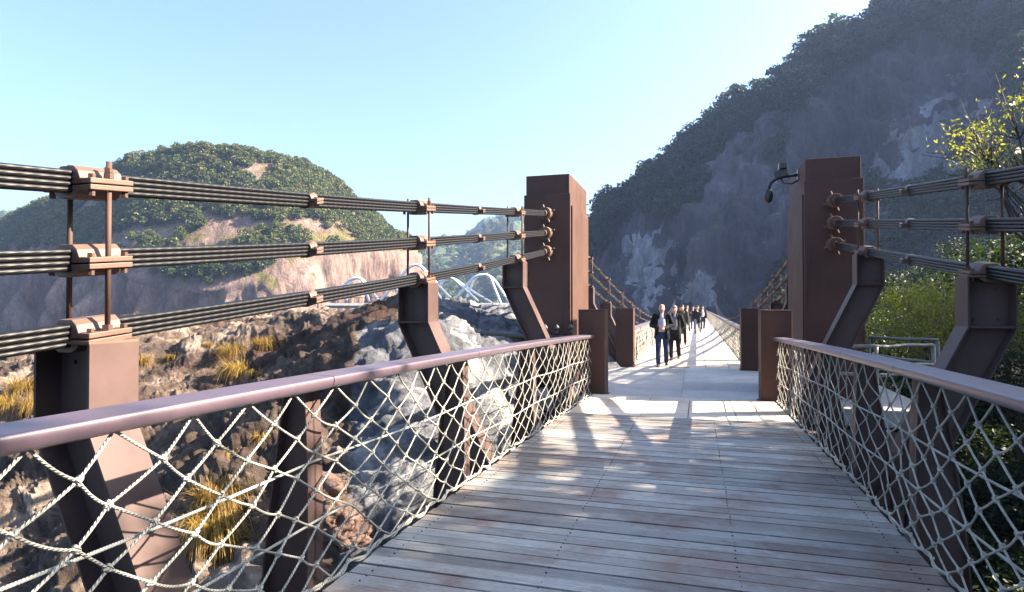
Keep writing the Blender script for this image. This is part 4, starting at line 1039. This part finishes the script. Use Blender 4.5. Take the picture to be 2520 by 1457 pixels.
# grass tufts on the rock
def tuft(u, v, w, lab, dens=170, hang=.5):
    w *= 1.2; dens = int(dens * 2.0)
    p, n_ = hit(BN, u, v)
    if p is None: return
    p = np.array(p); n_ = np.array(n_); n_ = n_ if n_[2] > 0 else -n_; rg = np.random.default_rng(int(u * 7 + v)); Vs, Fs, As = [], [], []; c = 0
    for k in range(dens):
        a = rg.random() * 6.28; rr = w * .28 * rg.random() ** .5; b0 = p + np.array([math.cos(a) * rr, math.sin(a) * rr, -.03]); L = w * (.35 + .95 * rg.random())
        d = np.array([math.cos(a + rg.normal() * .5), math.sin(a + rg.normal() * .5), 0]) * (.12 + .62 * rg.random()) + np.array([n_[0], n_[1], 0]) * .32 + 1e-4; side = np.cross(d, [0, 0, 1]); side /= np.linalg.norm(side); wd = .0045 + .004 * rg.random()
        for i in range(4):
            t = i / 3; q = b0 + d * L * t + np.array([0, 0, L * ((.75 + .5 * rg.random()) * t - (hang * 1.2 + .9 * rg.random()) * t * t)]); ww = wd * (1 - t * .9); Vs += [q - side * ww, q + side * ww]
        Fs += [(c + 2 * i, c + 2 * i + 1, c + 2 * i + 3, c + 2 * i + 2) for i in range(3)]; As += [rg.random()] * 3; c += 8
    me = arr_mesh('grass_tuft', np.array(Vs) - p, np.array(Fs), attr=np.array(As)); me.materials.append(M['straw'])
    o = bpy.data.objects.new('grass_tuft', me); COL.objects.link(o); o.location = p; tag(o, lab, 'grass', 'golden grass tufts on the rock')
for a in ((572, 870, .52, 'largest drooping golden grass tuft on the rock above the left handrail', 420), (590, 915, .45, 'golden grass tuft hanging just under the largest one', 320), (650, 850, .42, 'dull straw grass tuft right of the largest tuft', 260),
          (636, 922, .26, 'small bright grass tuft low right of the largest tuft', 140), (352, 888, .32, 'small yellow grass tuft just right of the nearest left post', 160), (428, 880, .30, 'small golden tuft between the nearest post and the largest tuft', 150),
          (515, 850, .24, 'thin straw tuft on the bare rock upslope', 110), (60, 958, .55, 'golden grass on the rock crest at the left edge', 320), (20, 995, .5, 'russet grass at the left edge under the crest', 300), (85, 1000, .5, 'brown grass tuft beside the nearest left post', 260),
          (535, 1230, .42, 'big golden tuft seen through the left net, upper part', 420), (520, 1300, .42, 'big golden tuft seen through the left net, lower part', 420), (560, 1340, .34, 'golden grass trailing below the big tuft behind the net', 300), (562, 1112, .16, 'tiny grass tuft behind the net above the big tuft', 90),
          (642, 1072, .17, 'tiny orange grass tuft behind the net near the second rail post', 90), (300, 1000, .2, 'small straw tuft hidden low by the nearest post', 80)):
    tuft(*a[:4], dens=a[4])
random.seed(9)
def boulder(u, v, r, mtl, lab):
    p, _ = hit(BN, u, v)
    if p is None: return
    bm = bmesh.new(); bmesh.ops.create_icosphere(bm, subdivisions=5, radius=1)
    for q in bm.verts:
        c = q.co.copy(); q.co *= r * (1 + .34 * noise.fractal(c * 1.6 + Vector((u, v, 0)), 1, 2, 5) + .10 * noise.fractal(c * 7, 1, 2, 3)); q.co.z *= .8
    me = bpy.data.meshes.new('boulder'); bm.to_mesh(me); bm.free(); me.polygons.foreach_set('use_smooth', [True] * len(me.polygons)); me.materials.append(M[mtl])
    o = bpy.data.objects.new('boulder', me); COL.objects.link(o); o.location = p; tag(o, lab, 'rock', 'reddish boulders behind the left net')
M['red_rock'] = rock_mat('red_rock', [(.05, .03, .027), (.20, .13, .105), (.42, .33, .28)], 1.6, bumpd=.15)
boulder(790, 1215, .24, 'red_rock', 'reddish boulder highest of the three behind the left net'); boulder(820, 1285, .26, 'red_rock', 'reddish boulder in the middle of the three behind the left net'); boulder(862, 1320, .22, 'red_rock', 'reddish boulder lowest of the three behind the left net')

# ------------------------------------------------------------ people
def etube(b, rings, n=18):        # rings: (x, y, z, rx, ry)
    vs = [(x + rx * math.cos(2 * PI * k / n), y + ry * math.sin(2 * PI * k / n), z) for x, y, z, rx, ry in rings for k in range(n)]
    m = len(rings); fs = [(i * n + k, i * n + (k + 1) % n, (i + 1) * n + (k + 1) % n, (i + 1) * n + k) for i in range(m - 1) for k in range(n)]
    fs += [tuple(range(n))[::-1], tuple(range((m - 1) * n, m * n))]; b.add(vs, fs)
def caps(b, pts, rs):
    for i in range(len(pts) - 1):
        p, q = np.array(pts[i], float), np.array(pts[i + 1], float); L = np.linalg.norm(q - p); k = max(2, int(L / .04))
        b.tube([p * (1 - t) + q * t for t in np.linspace(0, 1, k)], [rs[i] * (1 - t) + rs[i + 1] * t for t in np.linspace(0, 1, k)], 12)
        b.ball(p, rs[i], 2)
    b.ball(np.array(pts[-1], float), rs[-1], 2)
def remesh(b, voxel, name, smooth=3):
    me = b.mesh(name); o = bpy.data.objects.new('tmp', me); COL.objects.link(o)
    m = o.modifiers.new('r', 'REMESH'); m.mode = 'VOXEL'; m.voxel_size = voxel; m.use_smooth_shade = True
    if smooth: q = o.modifiers.new('s', 'SMOOTH'); q.factor = .5; q.iterations = smooth
    dg = bpy.context.evaluated_depsgraph_get(); dg.update(); out = bpy.data.meshes.new_from_object(o.evaluated_get(dg)); out.name = name
    bpy.data.objects.remove(o); return out
SK = {}
def cloth(c, r=.85):
    k = ('c', c)
    if k not in SK:
        m = mat('cloth', c, r, 0, .2); g = NG(m); n1 = g.noise(6, 5, .6); g.col(g.ramp(n1, [(.3, tuple(x * .7 for x in c)), (.7, tuple(min(1, x * 1.25) for x in c))])); g.nor(g.bump(g.noise(14, 4, .6), .8, .02)); SK[k] = m
    return SK[k]
M['skin'] = mat('skin', (.52, .27, .18), .5); M['hair'] = mat('hair', (.02, .017, .015), .6); M['grey_hair'] = mat('grey_hair', (.16, .15, .145), .7); M['eye'] = mat('eye', (.02, .015, .01), .2); M['lip'] = mat('lip', (.38, .12, .10), .5); M['shoe'] = mat('shoe', (.015, .014, .014), .4); M['brown_shoe'] = mat('brown_shoe', (.12, .05, .025), .4); M['white_shoe'] = mat('white_shoe', (.6, .6, .6), .5)
def person(pos, lab, hgt=1.72, face=0., vox=.009, arms='front', step=.16, jacket=(.012, .012, .014), shirt=(.5, .5, .52), legs=(.03, .04, .08), shoe='shoe', hair='hair', bald=False, coat=.62, open_=True, cap=False, long_hair=False):
    k = hgt / 1.72; o = empty('person', pos, lab, 'person', 'people walking across the far footbridge'); o.rotation_euler = (0, 0, face)
    def fin(b, name, m, voxel=vox, sm=3, parent=o):
        me = remesh(b, voxel, name, sm); me.transform(Matrix.Scale(k, 4)); me.materials.append(m); q = bpy.data.objects.new(name, me); COL.objects.link(q); q.parent = parent; return q
    LK = {-1: [(-.09, 0, .92), (-.10, -.04 - step * .55, .50), (-.10, -step, .085)], 1: [(.09, 0, .92), (.11, -.02, .49), (.12, step * 1.15, .11)]}
    if arms == 'front': AK = {s: [(s * .185, 0, 1.40), (s * .285, .03, 1.14), (s * .085, -.22, 1.06)] for s in (-1, 1)}
    elif arms == 'back': AK = {s: [(s * .185, 0, 1.40), (s * .27, .06, 1.13), (s * .10, .16, .95)] for s in (-1, 1)}
    elif arms == 'phone': AK = {-1: [(-.185, 0, 1.40), (-.25, -.02, 1.12), (-.22, -.05, .87)], 1: [(.185, 0, 1.40), (.23, -.10, 1.16), (.08, -.26, 1.34)]}
    else: AK = {-1: [(-.185, 0, 1.40), (-.235, .05, 1.12), (-.24, -.06, .87)], 1: [(.185, 0, 1.40), (.235, -.03, 1.12), (.25, -.12, .88)]}
    b = MB()
    # head: skull, face, jaw
    etube(b, [(0, -.012, 1.492, .025, .03), (0, -.02, 1.505, .044, .056), (0, -.016, 1.535, .060, .075), (0, -.006, 1.575, .070, .088), (0, 0, 1.615, .075, .094), (0, .006, 1.655, .074, .094), (0, .008, 1.69, .062, .078), (0, .008, 1.712, .04, .05), (0, .008, 1.72, .012, .015)], 20)
    caps(b, [(0, .018, 1.38), (0, .008, 1.53)], [.058, .052])
    b.ball((0, -.103, 1.588), .017, 2, (.85, 1.1, 1.0)); caps(b, [(0, -.092, 1.625), (0, -.102, 1.592)], [.009, .013])
    for s in (-1, 1):
        b.ball((s * .077, .008, 1.60), .022, 1, (.4, .8, 1.25)); b.ball((s * .03, -.083, 1.632), .014, 1, (1.6, .6, .5)); b.ball((s * .042, -.072, 1.572), .024, 1, (1, .7, .9))
    b.ball((0, -.084, 1.552), .017, 1, (1.5, .6, .45)); b.ball((0, -.078, 1.52), .02, 1, (1, .8, .7))
    etube(b, [(0, 0, .86, .12, .09), (0, 0, .95, .15, .10), (0, 0, 1.08, .13, .095), (0, 0, 1.22, .145, .10), (0, 0, 1.34, .16, .10), (0, .01, 1.42, .10, .075), (0, .015, 1.45, .06, .06)])
    for s in (-1, 1):
        caps(b, LK[s], [.078, .05, .036]); A = AK[s]; caps(b, A, [.052, .038, .026])
        h, kn_, an = LK[s]; caps(b, [(an[0], an[1] + .02, an[2] - .03), (an[0], an[1] - .12, an[2] - .055)], [.035, .028])
        # hand: palm, four fingers, thumb
        w = np.array(A[2]); fd = w - np.array(A[1]); fd /= np.linalg.norm(fd); inn = np.array([-s, 0, 0.]); sd2 = np.cross(fd, inn); sd2 /= np.linalg.norm(sd2) + 1e-9; pn = np.cross(sd2, fd)
        pc = w + fd * .05
        caps(b, [w, pc + fd * .02], [.024, .028]); b.obox(pc, fd * .042, sd2 * .036, pn * .013)
        for f_ in range(4):
            off = (f_ - 1.5) * .021; L = (.036, .042, .040, .031)[f_]; a0 = pc + fd * .038 + sd2 * off; a1 = a0 + fd * L * .8 + pn * .008; a2 = a1 + fd * L * .45 + pn * L * .55; a3 = a2 + pn * L * .5 - fd * .004
            caps(b, [a0, a1, a2, a3], [.0095, .009, .008, .007])
        t0 = pc - fd * .015 + sd2 * .034; caps(b, [t0, t0 + sd2 * .022 + fd * .02 + pn * .008, t0 + sd2 * .026 + fd * .045 + pn * .016], [.012, .0105, .009])
    body = fin(b, 'body', M['skin'], vox * .85, 2)
    for s in (-1, 1):
        b = MB(); b.ball((s * .03, -.0865, 1.612), .0095, 2, (1.3, .7, .75)); me = b.mesh('eye'); me.transform(Matrix.Scale(k, 4)); me.materials.append(M['eye']); q = bpy.data.objects.new('eye', me); COL.objects.link(q); q.parent = o
    b = MB(); b.ball((0, -.0955, 1.553), .012, 2, (1.7, .5, .42)); me = b.mesh('mouth'); me.transform(Matrix.Scale(k, 4)); me.materials.append(M['lip']); q = bpy.data.objects.new('mouth', me); COL.objects.link(q); q.parent = o
    # trousers
    b = MB(); etube(b, [(0, 0, .80, .10, .08), (0, 0, .88, .155, .115), (0, 0, .97, .155, .115), (0, 0, 1.03, .15, .11)])
    for s in (-1, 1):
        h, kn_, an = LK[s]; caps(b, [h, kn_, (an[0], an[1] + .005, an[2] + .03)], [.100, .075, .066])
    fin(b, 'trousers', cloth(legs), vox * 1.2)
    for s in (-1, 1):
        an = LK[s][2]; b = MB(); tl = .02 if s < 0 else -.03
        caps(b, [(an[0], an[1] + .05, an[2] - .03), (an[0], an[1] - .06, an[2] - .043 + tl * 0), (an[0] * 1.1, an[1] - .16, an[2] - .052)], [.046, .043, .034]); b.box(an[0] - .042, an[0] + .042, an[1] - .18, an[1] + .09, max(.002, an[2] - .085), an[2] - .065)
        fin(b, 'shoe', M[shoe], vox)
    # shirt
    b = MB(); fy = .015 if open_ else -.02
    etube(b, [(0, 0, .93, .13, .10), (0, -.01, 1.0, .145, .118 + fy), (0, -.015, 1.1, .14, .125 + fy), (0, -.01, 1.25, .14, .12 + fy), (0, -.004, 1.36, .12, .105 + fy), (0, .0, 1.42, .085, .085), (0, .008, 1.46, .062, .064), (0, .008, 1.48, .058, .06)])
    fin(b, 'shirt', cloth(shirt), vox * 1.1)
    # jacket: open shell in two halves, sleeves included
    b = MB(); bot = coat
    def half(s):
        g_ = .050 if open_ else -.01
        for z, cx, rx, ry, cy in [(z, 0, 0, 0, 0) for z in ()]: pass
        rings = [(bot, .100, .098, .13), (.85, .100, .095, .135), (1.0, .095, .088, .130), (1.15, .096, .092, .126), (1.28, .100, .098, .122), (1.38, .100, .095, .106), (1.44, .07, .07, .08)]
        etube(b, [(s * (cx + g_ * .35), .022, z, rx, ry) for z, cx, rx, ry in rings], 18)
        caps(b, AK[s], [.076, .066, .052])
        caps(b, [(s * .045, -.098, 1.20), (s * .062, -.088, 1.36), (s * .066, -.01, 1.47), (s * .03, .055, 1.485)], [.022, .028, .026, .026])
    half(-1); half(1)
    etube(b, [(0, .055, bot, .15, .09), (0, .055, 1.0, .14, .085), (0, .05, 1.25, .15, .085), (0, .04, 1.42, .11, .07), (0, .045, 1.475, .07, .045)])
    if not open_: etube(b, [(0, -.02, bot, .13, .12), (0, -.02, 1.0, .12, .115), (0, -.02, 1.3, .12, .11), (0, 0, 1.42, .08, .09)])
    fin(b, 'jacket', cloth(jacket), vox * 1.25, 4)
    if not bald:
        b = MB(); hs = 1.0
        etube(b, [(0, .045, 1.565, .074, .062), (0, .032, 1.61, .082, .082), (0, .014, 1.645, .083, .094), (0, .002, 1.67, .081, .102), (0, .002, 1.70, .070, .090), (0, .006, 1.73, .045, .055), (0, .01, 1.742, .015, .02)], 18)
        if long_hair: etube(b, [(0, .06, 1.42, .07, .04), (0, .05, 1.5, .085, .06), (0, .04, 1.62, .085, .075)])
        fin(b, 'hair' if not cap else 'cap', M[hair], vox)
    return o
# the two men in front
person(at(1628, 902, z=zf(17.4)) * [1, 1, 0] + [0, .1, zf(17.2)], 'bald man in open black jacket and jeans, hands joined at his belly', 1.74, .05, .0085, 'front', .17, (.010, .010, .012), (.48, .50, .56), (.035, .055, .12), 'shoe', bald=True, coat=.76)
person(np.array([-.69, 20.3, zf(20.3)]), 'grey-haired man in long open black coat over grey sweater, behind the bald man', 1.70, -.05, .0095, 'back', .13, (.016, .017, .017), (.17, .17, .21), (.012, .012, .016), 'brown_shoe', hair='grey_hair', coat=.60)
person(np.array([-.62, 27.5, zf(27.5)]), 'man in dark olive jacket third in line behind the two front men', 1.74, 0, .013, 'down', .15, (.055, .055, .042), (.02, .02, .022), (.015, .015, .02), coat=.72, open_=False)
P_ = [(-.62, 41.5, 'walker in black with hair down to the shoulders, fourth in line', dict(arms='phone', long_hair=True, open_=True, shirt=(.6, .58, .55))),
      (-.95, 38.0, 'walker in a dark red jacket mostly hidden behind the third man', dict(arms='down', jacket=(.10, .03, .03))),
      (-.28, 45.0, 'walker in black cap and blue jeans raising a hand', dict(arms='phone', cap=True, legs=(.03, .06, .16), shoe='white_shoe')),
      (.03, 40.6, 'walker in black jacket and light grey trousers ahead of the far group', dict(arms='phone', legs=(.22, .23, .25), step=.2)),
      (.36, 45.4, 'walker in long dark coat at the right of the far group', dict(arms='down', coat=.6, legs=(.02, .03, .07), shoe='white_shoe', open_=True, shirt=(.7, .7, .7), jacket=(.02, .022, .03))),
      (-.05, 49.0, 'walker in dark clothes furthest back on the far bridge', dict(arms='down'))]
for x, y, lab, kw in P_: person(np.array([x, y, zf(y)]), lab, 1.70 + .05 * math.sin(x * 9), random.uniform(-.2, .2), .016, **{**dict(open_=False), **kw})

# ------------------------------------------------------------ haze: one closed box of pale air
m = bpy.data.materials.new('haze'); m.use_nodes = True; nt = m.node_tree
for n_ in list(nt.nodes):
    if n_.type != 'OUTPUT_MATERIAL': nt.nodes.remove(n_)
pv = nt.nodes.new('ShaderNodeVolumePrincipled'); pv.inputs['Color'].default_value = (.40, .58, 1, 1); pv.inputs['Density'].default_value = .00032; pv.inputs['Anisotropy'].default_value = .25
nt.links.new(pv.outputs[0], [n_ for n_ in nt.nodes if n_.type == 'OUTPUT_MATERIAL'][0].inputs['Volume'])
b = MB(); b.box(-4600, 4600, -4600, 4600, -76, 190); o = b.build('haze', m); tag(o, kind='stuff')
